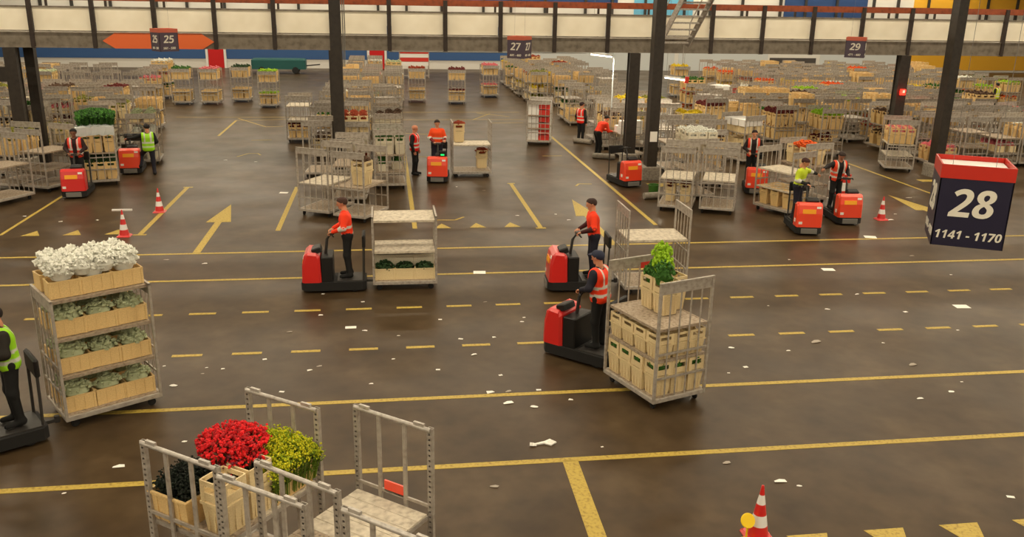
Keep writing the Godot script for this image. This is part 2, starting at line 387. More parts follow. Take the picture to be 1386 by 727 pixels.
func joints(pose: String) -> Dictionary:
	var j := {hip = Vector3(0, 0.95, 0), chest = Vector3(0, 1.30, 0.0), neck = Vector3(0, 1.46, 0.01), head = Vector3(0, 1.655, -0.02), look = Vector3(0, 0, 0),
		kl = Vector3(-0.105, 0.51, -0.025), kr = Vector3(0.105, 0.51, -0.025), al = Vector3(-0.115, 0.085, 0.02), ar = Vector3(0.115, 0.085, 0.02), tl = Vector3(-0.135, 0.045, -0.16), tr = Vector3(0.135, 0.045, -0.16),
		el = Vector3(-0.265, 1.14, 0.03), er = Vector3(0.265, 1.14, 0.03), wl = Vector3(-0.25, 0.88, -0.06), wr = Vector3(0.25, 0.88, -0.06)}
	match pose:
		"drive":
			j.chest = Vector3(0, 1.30, -0.04); j.neck = Vector3(0, 1.455, -0.05); j.head = Vector3(0, 1.645, -0.09)
			j.el = Vector3(-0.29, 1.16, -0.07); j.er = Vector3(0.29, 1.16, -0.07); j.wl = Vector3(-0.17, 1.06, -0.30); j.wr = Vector3(0.17, 1.06, -0.30); j.look = Vector3(-0.12, 0, 0)
		"talk":
			j.el = Vector3(-0.28, 1.15, -0.02); j.er = Vector3(0.28, 1.15, -0.02); j.wl = Vector3(-0.30, 1.12, -0.28); j.wr = Vector3(0.08, 1.05, -0.27); j.look = Vector3(-0.15, 0.3, 0)
		"stand":
			j.look = Vector3(0, -0.2, 0)
		"step":
			j.kl = Vector3(-0.24, 0.70, -0.33); j.al = Vector3(-0.32, 0.30, -0.22); j.tl = Vector3(-0.36, 0.25, -0.39)
			j.el = Vector3(-0.42, 1.30, -0.10); j.wl = Vector3(-0.64, 1.27, -0.24); j.er = Vector3(0.27, 1.15, -0.05); j.wr = Vector3(0.17, 1.02, -0.27); j.look = Vector3(-0.1, 0.35, 0)
		"lean":
			j.hip = Vector3(0, 0.94, 0.06); j.chest = Vector3(0, 1.23, -0.13); j.neck = Vector3(0, 1.34, -0.24); j.head = Vector3(0, 1.49, -0.36); j.look = Vector3(-0.5, 0, 0)
			j.el = Vector3(-0.27, 1.02, -0.28); j.er = Vector3(0.27, 1.02, -0.28); j.wl = Vector3(-0.17, 0.98, -0.52); j.wr = Vector3(0.17, 0.98, -0.52)
		"reach":
			j.chest = Vector3(0, 1.29, -0.05); j.neck = Vector3(0, 1.44, -0.07); j.head = Vector3(0.0, 1.62, -0.12); j.look = Vector3(-0.45, 0.2, 0)
			j.el = Vector3(-0.40, 1.32, -0.12); j.wl = Vector3(-0.60, 1.24, -0.26); j.er = Vector3(0.29, 1.15, -0.05); j.wr = Vector3(0.20, 1.06, -0.30)
		"reach_right":
			j.chest = Vector3(0, 1.29, -0.05); j.neck = Vector3(0, 1.44, -0.07); j.head = Vector3(0.0, 1.62, -0.13); j.look = Vector3(-0.5, -0.15, 0)
			j.er = Vector3(0.40, 1.32, -0.12); j.wr = Vector3(0.60, 1.28, -0.26); j.el = Vector3(-0.30, 1.15, -0.02); j.wl = Vector3(-0.22, 1.04, -0.28)
	return j

func person(label: String, at: Vector3, turn: float, pose: String, o: Dictionary) -> Node3D:
	spots.append(Vector3(at.x, 0.35, at.z))
	var t := thing("person", label, "person", at, turn)
	var j := joints(pose)
	var skin: Color = lin(o.get("skin", Color(0.80, 0.56, 0.43)))
	var cols := [lin(o.jacket), lin(o.legs), skin, lin(Color(0.06, 0.05, 0.05)), lin(o.get("cuff", o.jacket))]
	var ax: Vector3 = (j.neck - j.hip).normalized(); var side := Vector3.RIGHT
	var sl: Vector3 = j.neck + Vector3(-0.185, -0.055, 0.0); var sr: Vector3 = j.neck + Vector3(0.185, -0.055, 0.0)
	var torso := [[j.hip - side * 0.06 + ax * 0.04, j.chest - side * 0.07, 0.122, 0.130, 0], [j.hip + side * 0.06 + ax * 0.04, j.chest + side * 0.07, 0.122, 0.130, 0], [j.chest - side * 0.10 + ax * 0.03, j.chest + side * 0.10 + ax * 0.03, 0.116, 0.116, 0], [sl + side * 0.05, sr - side * 0.05, 0.075, 0.075, 0]]
	var bones := torso.duplicate()
	bones.append_array([[j.hip - side * 0.085, j.hip + side * 0.085, 0.115, 0.115, 1], [j.neck - Vector3(0, 0.06, 0), j.head - Vector3(0, 0.07, -0.03), 0.062, 0.054, 2],
		[sl, j.el, 0.076, 0.062, 0], [sr, j.er, 0.076, 0.062, 0], [j.el, j.wl, 0.062, 0.042, 4], [j.er, j.wr, 0.062, 0.042, 4],
		[j.hip + Vector3(-0.09, -0.03, 0), j.kl, 0.106, 0.076, 1], [j.hip + Vector3(0.09, -0.03, 0), j.kr, 0.106, 0.076, 1], [j.kl, j.al, 0.074, 0.060, 1], [j.kr, j.ar, 0.074, 0.060, 1],
		[j.al - Vector3(0, 0.02, -0.03), j.tl, 0.05, 0.042, 3], [j.ar - Vector3(0, 0.02, -0.03), j.tr, 0.05, 0.042, 3]])
	var silver := lin(Color(0.82, 0.82, 0.78)); var striped: bool = o.get("striped", false)
	var hip: Vector3 = j.hip
	var paint := func(p: Vector3, id: int) -> Color:
		if striped and id == 0:
			var s: float = (p - hip).dot(ax)
			if absf(s - 0.03) < 0.025 or absf(s - 0.20) < 0.025: return silver
		if striped and id == 4 and absf(p.distance_to(j.el) - 0.10) < 0.03 or striped and id == 4 and absf(p.distance_to(j.er) - 0.10) < 0.03: return silver
		return cols[id]
	var cell: float = o.get("cell", 0.019)
	var g := nets(bones, 0.05, cell, paint)
	var hk := "head" + str(skin)
	if not cache.has(hk):
		cache[hk] = head_shape(skin); cache["hand" + str(skin)] = hand_shape(skin)
	var hb := Basis.from_euler(j.look)
	g.add(cache[hk], Transform3D(hb, j.head))
	for s in [[j.el, j.wl, -1.0], [j.er, j.wr, 1.0]]:
		var d: Vector3 = (s[1] - s[0]).normalized(); var z := -d; var up := Vector3.UP if absf(d.y) < 0.8 else Vector3(s[2], 0, 0)
		var x := up.cross(z).normalized(); var y := z.cross(x)
		g.add(cache["hand" + str(skin)], Transform3D(Basis(x * s[2], y, z), s[1]))
	part(t, "body", g.mesh(), M.cloth)
	if o.has("vest"):
		var big := []
		for b in torso: big.append([b[0], b[1], b[2] + 0.024, b[3] + 0.024, 0])
		big.append([j.hip - side * 0.07, j.hip + side * 0.07, 0.142, 0.142, 0])
		var vcol: Color = lin(o.vest); var neck: Vector3 = j.neck; var open: float = o.get("open", 0.0)
		var vg := nets(big, 0.05, cell, func(p: Vector3, _i: int) -> Color:
			var s: float = (p - hip).dot(ax)
			if absf(s - 0.06) < 0.026 or absf(s - 0.20) < 0.026: return silver
			if s > 0.2 and absf(absf(p.x) - 0.10) < 0.024: return silver
			return vcol,
			func(p: Vector3, d: float) -> float:
				var s: float = (p - hip).dot(ax)
				var e := maxf(d, -0.10 - s)
				e = maxf(e, absf(p.x) - 0.20)
				e = maxf(e, 0.105 - (p - neck - Vector3(0, 0.03, -0.02)).length())
				if open > 0.0 and p.z < neck.z * clampf(s / 0.5, 0, 1) - 0.03: e = maxf(e, open - absf(p.x))
				return e)
		part(t, "vest", vg.mesh(), M.vest)
	if o.has("hair"):
		var hc: Color = lin(o.hair); var hat: bool = o.get("hat", false)
		var hg := nets([[Vector3(0, 0.033, 0.028), Vector3(0, 0.040, -0.018), 0.101, 0.097, 0]], 0.02, 0.012, func(_p: Vector3, _i: int) -> Color: return hc,
			func(p: Vector3, d: float) -> float:
				var e := maxf(d, 0.012 - p.y + clampf(-p.z * 0.55, -0.05, 0.055))
				return e)
		if hat: hg.box(Vector3(0, 0.058, -0.12), Vector3(0.15, 0.012, 0.09)); 
		var hm := part(t, "cap" if hat else "hair", hg.mesh(), M.cloth, j.head); hm.basis = hb
		if hat: 
			for i in hg.c.size(): hg.c[i] = hc
			hm.mesh = hg.mesh()
	return t

# ---------------------------------------------------------------- trolleys
const CW := 1.04
const CL := 1.40

func caster_mesh() -> Mesh:
	var g := G.new()
	g.lathe([Vector2(0, -0.018), Vector2(0.055, -0.018), Vector2(0.062, -0.01), Vector2(0.062, 0.01), Vector2(0.055, 0.018), Vector2(0, 0.018)], 12, Transform3D(Basis(Vector3(0, 0, 1), PI / 2), Vector3(0, 0.062, 0)))
	g.box(Vector3(-0.028, 0.10, 0), Vector3(0.008, 0.09, 0.05)).box(Vector3(0.028, 0.10, 0), Vector3(0.008, 0.09, 0.05)).box(Vector3(0, 0.142, 0), Vector3(0.075, 0.016, 0.075))
	return g.mesh()

func base_shape(g: G) -> void:
	for s in [-1, 1]:
		g.cham(Vector3(s * (CW * 0.5 - 0.025), 0.18, 0), Vector3(0.05, 0.07, CL), 0.008)
		g.cham(Vector3(0, 0.18, s * (CL * 0.5 - 0.025)), Vector3(CW - 0.1, 0.07, 0.05), 0.008)
	g.box(Vector3(0, 0.165, 0), Vector3(0.05, 0.04, CL - 0.1))

func end_shape(g: G, s: float, H: float) -> void:
	var z := s * (CL * 0.5 - 0.02)
	for x in [-1, 1]:
		g.box(Vector3(x * (CW * 0.5 - 0.022), (H + 0.2) * 0.5, z), Vector3(0.044, H - 0.2, 0.036))
	g.box(Vector3(0, H - 0.10, z), Vector3(CW - 0.088, 0.17, 0.014))
	g.box(Vector3(0, H - 0.012, z), Vector3(CW, 0.03, 0.036))
	for y in [0.55, 0.95]:
		g.box(Vector3(0, y, z), Vector3(CW - 0.088, 0.035, 0.02))

func shelf_shape(g: G, y: float) -> void:
	for s in [-1, 1]:
		g.box(Vector3(s * (CW * 0.5 - 0.06), y, 0), Vector3(0.03, 0.045, CL - 0.09))
		g.box(Vector3(0, y, s * (CL * 0.5 - 0.06)), Vector3(CW - 0.15, 0.045, 0.03))
	g.box(Vector3(0, y + 0.008, 0), Vector3(CW - 0.15, 0.016, CL - 0.15))

func cart_proto(shelves: Array, H: float, pale: bool) -> Node3D:
	var key := "cart%s%s%s" % [shelves, H, pale]
	if protos.has(key): return protos[key]
	var t := Node3D.new(); t.set_meta("base", "trolley"); t.set_meta("category", "trolley")
	part(t, "base_frame", keep("cart_base", func(): var g := G.new(); base_shape(g); return g.mesh()), M.steel)
	for i in 4:
		part(t, "deck_board", keep("deck_board", func(): return G.new().box(Vector3.ZERO, Vector3((CW - 0.1) / 4 - 0.006, 0.022, CL - 0.1)).mesh()), M.board, Vector3((CW - 0.1) / 4 * (i - 1.5), 0.205, 0))
	for i in 4:
		part(t, "caster", keep("caster", caster_mesh), M.rubber, Vector3((CW * 0.5 - 0.1) * (1 if i % 2 else -1), 0, (CL * 0.5 - 0.14) * (1 if i > 1 else -1)))
	for s in [-1, 1]:
		var e := part(t, "end_frame", keep("end%s%s" % [s, H], func(): var g := G.new(); end_shape(g, s, H); return g.mesh()), M.steel)
		for i in 4:
			part(e, "bar", keep("bar%s" % H, func(): return G.new().box(Vector3.ZERO, Vector3(0.022, H - 0.38, 0.014)).mesh()), M.steel, Vector3((i - 1.5) * 0.2, (H - 0.38) * 0.5 + 0.2, s * (CL * 0.5 - 0.02)))
	for y in shelves:
		part(t, "shelf", keep("shelf%s" % y, func(): var g := G.new(); shelf_shape(g, y); return g.mesh()), M.board_pale if pale else M.board)
	protos[key] = t
	return t

func cart(label: String, group: String, x: float, z: float, turn: float, shelves: Array, H := 2.0, pale := false) -> Node3D:
	return copy(cart_proto(shelves, H, pale), label, group, Vector3(x, 0, z), turn)

func far_cart_mesh(shelves: Array) -> Mesh:
	return keep("far%s" % [shelves], func():
		var g := G.new()
		g.box(Vector3(0, 0.18, 0), Vector3(CW, 0.07, CL))
		for s in [-1, 1]:
			end_shape(g, s, 2.0)
			for i in 4: g.box(Vector3((i - 1.5) * 0.2, 1.0, s * (CL * 0.5 - 0.02)), Vector3(0.022, 1.6, 0.014))
			for x in [-1, 1]: g.box(Vector3(x * 0.4, 0.075, s * 0.55), Vector3(0.04, 0.15, 0.12))
		for y in shelves: shelf_shape(g, y)
		return g.mesh())

# goods wait in a queue: the ones nearest the road become things, the rest of a kind one mass
func put(kind: String, tint: String, xf: Transform3D, label: String, group: String) -> void:
	if not queue.has(kind): queue[kind] = []
	queue[kind].append([xf, tint, label, group, Vector2(xf.origin.x * 0.145 - xf.origin.z, 0).x])

func bucket_mesh(near: bool) -> Mesh:
	return keep("bucket%s" % near, func():
		var g := G.new()
		g.frustum(Vector3.ZERO, Vector2(0.25, 0.25), Vector2(0.30, 0.30), 0.33)
		g.box(Vector3(0, 0.325, 0), Vector3(0.325, 0.03, 0.325))
		if near:
			for s in [-1, 1]:
				for x in [-0.085, 0.0, 0.085]:
					g.box(Vector3(x, 0.17, s * 0.140), Vector3(0.022, 0.28, 0.012)); g.box(Vector3(s * 0.140, 0.17, x), Vector3(0.012, 0.28, 0.022))
		return g.mesh())

func collar_shape(g: G) -> void:
	for s in [-1, 1]:
		for x in [-1, 1]:
			g.box(Vector3(x * 0.125, 0.45, s * 0.148), Vector3(0.055, 0.22, 0.012)); g.box(Vector3(s * 0.148, 0.45, x * 0.118), Vector3(0.012, 0.22, 0.05))
		g.box(Vector3(0, 0.545, s * 0.149), Vector3(0.30, 0.05, 0.014)); g.box(Vector3(s * 0.149, 0.545, 0), Vector3(0.014, 0.05, 0.29))
		g.box(Vector3(0, 0.40, s * 0.148), Vector3(0.20, 0.09, 0.010)); g.box(Vector3(s * 0.148, 0.40, 0), Vector3(0.010, 0.09, 0.19))

func collar_mesh() -> Mesh:
	return keep("collar", func(): var g := G.new(); collar_shape(g); return g.mesh())

func crate_mesh() -> Mesh:
	return keep("crate", func():
		var g := G.new(); var w := 0.44; var d := 0.31; var h := 0.25
		g.box(Vector3(0, 0.01, 0), Vector3(w - 0.02, 0.02, d - 0.02))
		for s in [-1, 1]:
			g.box(Vector3(0, h * 0.5, s * (d * 0.5 - 0.012)), Vector3(w - 0.03, h, 0.012)); g.box(Vector3(s * (w * 0.5 - 0.012), h * 0.5, 0), Vector3(0.012, h, d - 0.03))
			g.box(Vector3(0, h - 0.012, s * (d * 0.5 - 0.008)), Vector3(w, 0.024, 0.018)); g.box(Vector3(s * (w * 0.5 - 0.008), h - 0.012, 0), Vector3(0.018, 0.024, d))
			for x in [-1, 1]: g.cham(Vector3(x * (w * 0.5 - 0.02), h * 0.5, s * (d * 0.5 - 0.02)), Vector3(0.04, h, 0.04), 0.008)
			for x in [-0.07, 0.07]: g.box(Vector3(x, h * 0.45, s * (d * 0.5 - 0.003)), Vector3(0.018, h * 0.9, 0.006))
		return g.mesh())

func carton_mesh() -> Mesh:
	return keep("carton", func(): return G.new().cham(Vector3(0, 0.13, 0), Vector3(0.46, 0.26, 0.33), 0.012).mesh())

func dome_mesh(n: int, r: float, h: float, s: float, seed_: int) -> Mesh:
	return keep("dome%d_%s_%s_%s_%d" % [n, r, h, s, seed_], func():
		var g := G.new(); var q := RandomNumberGenerator.new(); q.seed = seed_
		g.ball(Vector3(0, 0, 0), Vector3(r * 0.85, h * 0.8, r * 0.85), 8)
		for i in n:
			var t := q.randf() * TAU; var k := sqrt(q.randf()); var y := sqrt(maxf(0.0, 1.0 - k * k))
			var p := Vector3(cos(t) * k * r, y * h + q.randf_range(-0.02, 0.03), sin(t) * k * r)
			var a := G.new().octa(Vector3.ZERO, s * q.randf_range(0.75, 1.3), q.randf_range(0.6, 1.0))
			g.add(a, Transform3D(Basis.from_euler(Vector3(q.randf() * 3, q.randf() * 3, q.randf() * 3)), p))
		return g.mesh())

const FCOL := {red = Color(0.78, 0.05, 0.07), dark_red = Color(0.40, 0.10, 0.08), orange = Color(0.88, 0.36, 0.06), rust = Color(0.60, 0.22, 0.07), yellow = Color(0.86, 0.76, 0.08), lime = Color(0.58, 0.74, 0.10), green = Color(0.20, 0.40, 0.09), deep_green = Color(0.12, 0.24, 0.08), dark_green = Color(0.07, 0.12, 0.06), white = Color(0.90, 0.90, 0.86), pale_green = Color(0.70, 0.73, 0.58), pink = Color(0.85, 0.45, 0.48), brown = Color(0.34, 0.24, 0.16), olive = Color(0.5, 0.5, 0.16)}

func mass(called: String, rest: Array, mesh: Mesh, material: Material, label: String, category: String, coloured: bool) -> void:
	if rest.is_empty(): return
	var mm := MultiMesh.new(); mm.transform_format = MultiMesh.TRANSFORM_3D; mm.use_colors = coloured; mm.mesh = mesh; mm.instance_count = rest.size()
	for i in rest.size():
		mm.set_instance_transform(i, rest[i][0])
		if coloured: mm.set_instance_color(i, lin(FCOL[rest[i][1]]))
	var o := MultiMeshInstance3D.new(); o.name = numbered(called); o.multimesh = mm; o.material_override = material; add_child(o)
	tag(o, label, category); o.set_meta("kind", "stuff")

func unload() -> void:
	for kind in queue:
		var q: Array = queue[kind]
		q.sort_custom(func(a, b): return a[4] < b[4])
		var most := 285
		for i in mini(q.size(), most):
			var xf: Transform3D = q[i][0]; var tint: String = q[i][1]; var near: bool = q[i][4] < 36.0
			var o: MeshInstance3D
			match kind:
				"flower_bucket":
					o = solo(kind, bucket_mesh(near), M[tint], q[i][2], "bucket", Vector3.ZERO, 0, q[i][3]); part(o, "collar", collar_mesh(), M[tint])
				"flower_crate": o = solo(kind, crate_mesh(), M[tint], q[i][2], "crate", Vector3.ZERO, 0, q[i][3])
				"carton": 
					o = solo(kind, carton_mesh(), M[tint], q[i][2], "box", Vector3.ZERO, 0, q[i][3])
					if near: part(o, "lid", keep("carton_lid", func(): return G.new().cham(Vector3(0, 0.245, 0), Vector3(0.475, 0.05, 0.345), 0.01).mesh()), M[tint])
				"flower_bunch": o = solo(kind, dome_mesh(90 if near else 40, 0.155, 0.15, 0.026 if near else 0.036, i % 3), M["f_" + tint], q[i][2], "flowers", Vector3.ZERO, 0, q[i][3])
			o.transform = xf
		var rest := q.slice(most)
		match kind:
			"flower_bucket": mass(kind + "_stock", rest, keep("bucket_all", func(): var g := G.new(); g.frustum(Vector3.ZERO, Vector2(0.25, 0.25), Vector2(0.30, 0.30), 0.33); g.box(Vector3(0, 0.325, 0), Vector3(0.325, 0.03, 0.325)); collar_shape(g); return g.mesh()), M.tan, "cream flower buckets standing on the distant trolleys", "buckets", false)
			"flower_crate": mass(kind + "_stock", rest, crate_mesh(), M.cream, "cream crates stacked on the distant trolleys", "crates", false)
			"carton": mass(kind + "_stock", rest, carton_mesh(), M.white, "white boxes on the distant trolleys", "boxes", false)
			"flower_bunch": mass(kind + "_stock", rest, dome_mesh(26, 0.155, 0.15, 0.042, 7), M.mixed, "mixed flower heads on the distant trolleys", "flowers", true)

# fill one tier of a trolley; nx across, nz along, limited to rows nearest the viewer
func tier(c: Node3D, kind: String, y: float, nx: int, nz: int, tint: String, where: String, flowers := "", lift := 0.0, skip := 0.0, jitter := 0.02) -> void:
	var noun: String = {flower_bucket = "flower bucket", flower_crate = "flower crate", carton = "box"}[kind]
	var tone: String = {cream = "cream", tan = "tan", pale_crate = "off-white", white = "white", box_red = "red", dark_red = "dark red", magenta = "magenta"}[tint]
	for i in nx:
		for k in nz:
			if skip > 0.0 and rng.randf() < skip: continue
			var px := (i + 0.5) / nx * (CW - 0.10) - (CW - 0.10) * 0.5; var pz := (k + 0.5) / nz * (CL - 0.10) - (CL - 0.10) * 0.5
			var turn := rng.randf_range(-0.05, 0.05) + (PI / 2 if kind == "flower_crate" and nz >= 3 and nx < 3 else 0.0)
			var xf := Transform3D(c.transform.basis * Basis(Vector3.UP, turn), c.transform * Vector3(px + rng.randf_range(-jitter, jitter), y, pz + rng.randf_range(-jitter, jitter)))
			put(kind, tint, xf, "%s %s %s" % [tone, noun, where], "%ss %s" % [noun, where])
			if flowers:
				var h: float = {flower_bucket = 0.50, flower_crate = 0.22, carton = 0.24}[kind]
				var fx := xf; fx.origin.y += h + lift; fx.basis = xf.basis * Basis.from_scale(Vector3(1.05, rng.randf_range(0.8, 1.15), 1.05) if kind == "flower_bucket" else Vector3(1.35, rng.randf_range(0.9, 1.2), 1.0))
				put("flower_bunch", flowers, fx, "%s flowers %s" % [flowers.replace("_", " "), where], "%s flowers %s" % [flowers.replace("_", " "), where])

# ---------------------------------------------------------------- tow trucks
func truck(label: String, at: Vector3, turn: float, paint: String, opts := {}) -> Node3D:
	# front towards -z, the driver stands on the platform behind the cowl
	spots.append(Vector3(at.x, 0.9, at.z))
	var t := thing("tow_truck", label, "tow truck", at, turn)
	var skirt := keep("truck_skirt", func():
		var g := G.new(); var pl := []
		for q in [[-0.25, -0.68], [0.25, -0.68], [0.36, -0.58], [0.36, 0.62], [0.28, 0.70], [-0.28, 0.70], [-0.36, 0.62], [-0.36, -0.58]]: pl.append(Vector2(q[0], -q[1]))
		pl.reverse()
		g.prism(pl, 0.06, 0.24, Transform3D(Basis(Vector3.RIGHT, -PI / 2), Vector3.ZERO))
		return g.mesh())
	part(t, "skirt", skirt, M.rubber)
	var cowl := keep("truck_cowl", func():
		var g := G.new(); var rings := []
		for q in [[-0.35, 0.05], [-0.31, 0.0], [0.31, 0.0], [0.35, 0.05]]:
			var k: float = q[1]; var r := PackedVector3Array()
			for p in [Vector2(-0.66 + k, 0.24), Vector2(-0.645 + k, 0.62), Vector2(-0.60 + k, 0.84 - k), Vector2(-0.52, 0.91 - k), Vector2(-0.34, 0.89 - k), Vector2(-0.27 - k, 0.82 - k), Vector2(-0.25 - k, 0.24)]:
				r.append(Vector3(q[0], p.y, p.x))
			rings.append(r)
		g.loft(rings)
		return g.mesh())
	var cw := part(t, "cowl", cowl, M[paint])
	part(cw, "warning_decal", keep("truck_decal", func(): return G.new().box(Vector3(0.03, 0.68, -0.640), Vector3(0.36, 0.12, 0.014), Basis(Vector3.RIGHT, 0.18)).mesh()), M.decal_amber)
	part(cw, "white_decal", keep("truck_decal2", func(): return G.new().box(Vector3(-0.23, 0.79, -0.617), Vector3(0.12, 0.06, 0.012), Basis(Vector3.RIGHT, 0.2)).box(Vector3(0.25, 0.36, -0.657), Vector3(0.10, 0.07, 0.012)).box(Vector3(0.353, 0.40, -0.45), Vector3(0.008, 0.10, 0.10)).mesh()), M.white)
	part(t, "bumper", keep("truck_bumper", func(): return G.new().cham(Vector3(0, 0.14, -0.685), Vector3(0.44, 0.14, 0.03), 0.008).mesh()), M.grey)
	part(t, "battery_box", keep("truck_battery", func(): return G.new().cham(Vector3(0, 0.52, -0.13), Vector3(0.62, 0.56, 0.26), 0.02).mesh()), M.black)
	part(t, "platform", keep("truck_platform", func(): return G.new().box(Vector3(0, 0.25, 0.36), Vector3(0.60, 0.02, 0.56)).mesh()), M.dark_grey)
	part(t, "console", keep("truck_console", func(): return G.new().cham(Vector3(-0.1, 0.93, -0.34), Vector3(0.34, 0.12, 0.2), 0.02, Basis(Vector3.RIGHT, -0.3)).mesh()), M.black)
	var tl := part(t, "steering_column", keep("truck_column", func(): return G.new().tube([Vector3(0, 0.78, -0.16), Vector3(0, 1.12, -0.12), Vector3(0, 1.25, -0.03)], 0.032, 8).box(Vector3(0, 1.265, -0.01), Vector3(0.16, 0.06, 0.10)).mesh()), M.dark_grey)
	for s in [-1, 1]:
		part(tl, "grip", keep("truck_grip%d" % s, func(): return G.new().tube([Vector3(s * 0.07, 1.265, -0.01), Vector3(s * 0.20, 1.265, 0.0), Vector3(s * 0.23, 1.22, 0.04)], 0.017, 8).mesh()), M.black)
	if not opts.get("no_back", false):
		for s in [-1, 1]: part(t, "backrest_post", keep("truck_post", func(): return G.new().tube([Vector3(0, 0.24, 0.64), Vector3(0, 1.12, 0.66)], 0.022, 8).mesh()), M.dark_grey, Vector3(s * 0.26, 0, 0))
		part(t, "backrest_pad", keep("truck_pad", func(): return G.new().cham(Vector3(0, 1.12, 0.665), Vector3(0.58, 0.26, 0.07), 0.025).mesh()), M.black)
	part(t, "tow_hitch", keep("truck_hitch", func(): return G.new().box(Vector3(0, 0.16, 0.78), Vector3(0.06, 0.05, 0.22)).lathe([Vector2(0.0, 0.12), Vector2(0.04, 0.12), Vector2(0.04, 0.22), Vector2(0.0, 0.22)], 10, Transform3D(Basis(), Vector3(0, 0, 0.88))).mesh()), M.dark_grey)
	for p in [Vector3(0, 0, -0.45), Vector3(-0.27, 0, 0.45), Vector3(0.27, 0, 0.45)]:
		part(t, "wheel", keep("truck_wheel", func(): return G.new().lathe([Vector2(0, -0.045), Vector2(0.08, -0.045), Vector2(0.09, -0.03), Vector2(0.09, 0.03), Vector2(0.08, 0.045), Vector2(0, 0.045)], 14, Transform3D(Basis(Vector3(0, 0, 1), PI / 2), Vector3(0, 0.09, 0))).mesh()), M.black, p)
	if opts.get("screen", false):
		var sc := part(t, "display", keep("truck_display", func(): return G.new().cham(Vector3(-0.18, 1.00, -0.45), Vector3(0.24, 0.20, 0.12), 0.015).mesh()), M.black)
		part(sc, "lit_screen", keep("truck_lit", func(): return G.new().box(Vector3(-0.18, 0.97, -0.514), Vector3(0.12, 0.04, 0.008)).mesh()), M.screen_green)
	if opts.get("flag", false):
		part(cw, "reflective_panel", keep("truck_flag", func(): return G.new().prism([Vector2(-0.30, 0.56), Vector2(0.10, 0.56), Vector2(0.28, 0.82), Vector2(-0.30, 0.82)], -0.012, 0.0, Transform3D(Basis(Vector3.UP, PI) * Basis(Vector3.RIGHT, -0.12), Vector3(0, -0.0, -0.615) + Vector3(0, 0.01, 0.05))).mesh()), M.pale_crate)
	return t

# ---------------------------------------------------------------- lettering
func text_g(s: String, height: float, slant: float, depth: float) -> G:
	var f := SystemFont.new(); f.font_names = PackedStringArray(["Droid Sans"]); f.font_weight = 700
	var t := TextMesh.new(); t.font = f; t.text = s; t.font_size = 64; t.pixel_size = 0.01; t.depth = 0.02
	var a := t.surface_get_arrays(0) if t.get_surface_count() > 0 else []
	var g := G.new()
	for si in t.get_surface_count():
		var ar := t.surface_get_arrays(si); var vs: PackedVector3Array = ar[Mesh.ARRAY_VERTEX]; var ns: PackedVector3Array = ar[Mesh.ARRAY_NORMAL]
		var ix: PackedInt32Array = ar[Mesh.ARRAY_INDEX] if ar[Mesh.ARRAY_INDEX] != null else PackedInt32Array(range(vs.size()))
		for i in ix:
			g.v.append(vs[i]); g.n.append(ns[i]); g.c.append(Color(1, 1, 1))
	var lo := Vector3.INF; var hi := -Vector3.INF
	for p in g.v:
		lo = lo.min(p); hi = hi.max(p)
	var k := height / (hi.y - lo.y)
	for i in g.v.size():
		var p := g.v[i] - (lo + hi) * 0.5
		g.v[i] = Vector3(p.x * k + p.y * k * slant, p.y * k, p.z / (hi.z - lo.z) * depth)
	return g

func sign_box(label: String, at: Vector3, turn: float, w: float, h: float, num: String, sub: String, worn: bool) -> void:
	var t := thing("aisle_sign", label, "sign", at, turn)
	var band := h * 0.165
	for i in 4:
		var b := Basis(Vector3.UP, i * PI / 2)
		var pn := part(t, "side_panel", keep("sign_panel%s%s" % [w, h], func(): return G.new().box(Vector3(0, (h - band) * 0.5, w * 0.5 - 0.006), Vector3(w, h - band, 0.012)).mesh()), M.navy_worn if worn else M.navy); pn.basis = b
		part(pn, "red_band", keep("sign_band%s%s" % [w, h], func(): return G.new().box(Vector3(0, h - band * 0.5, w * 0.5 - 0.004), Vector3(w + 0.004, band, 0.016)).mesh()), M.sign_salmon if worn else M.sign_red)
		part(pn, "number", keep("sign_num%s%s" % [num, w], func(): var g := G.new(); g.add(text_g(num, h * 0.345, 0.14, 0.006), Transform3D(Basis(), Vector3(0, h * 0.545, w * 0.5 + 0.003))); return g.mesh()), M.letter)
		part(pn, "lot_range", keep("sign_sub%s%s" % [sub, w], func(): var g := G.new(); g.add(text_g(sub, h * 0.105, 0.14, 0.006), Transform3D(Basis(), Vector3(0, h * 0.15, w * 0.5 + 0.003))); return g.mesh()), M.letter)
	part(t, "inner_plate", keep("sign_plate%s" % w, func(): return G.new().box(Vector3(0, h - band * 0.4, 0), Vector3(w - 0.05, 0.012, w - 0.05)).mesh()), M.white)
	part(t, "wire", keep("sign_wire%s%s" % [w, at.y], func(): return G.new().tube([Vector3(-w * 0.3, h - band, 0), Vector3(-w * 0.3, 9.2 - at.y, 0)], 0.0025, 5).tube([Vector3(w * 0.3, h - band, 0), Vector3(w * 0.3, 9.2 - at.y, 0)], 0.0025, 5).mesh()), M.grey)

func cone(label: String, x: float, z: float) -> Node3D:
	var t := thing("traffic_cone", label, "cone", Vector3(x, 0, z))
	part(t, "foot", keep("cone_foot", func(): return G.new().cham(Vector3(0, 0.02, 0), Vector3(0.34, 0.04, 0.34), 0.03).mesh()), M.red)
	var r := [[0.04, 0.18, 0.125], [0.18, 0.32, 0.101], [0.32, 0.46, 0.077], [0.46, 0.58, 0.053], [0.58, 0.70, 0.032]]
	for i in 5:
		var y0: float = r[i][0]; var y1: float = r[i][1]; var a: float = r[i][2]; var b: float = r[i + 1][2] if i < 4 else 0.016
		part(t, "red_band" if i % 2 == 0 else "white_band", keep("cone%d" % i, func(): return G.new().lathe([Vector2(a, y0), Vector2(b, y1), Vector2(0 if i == 4 else b, y1 + (0.008 if i == 4 else 0.0001))], 20).mesh()), M.red if i % 2 == 0 else M.white)
	return t

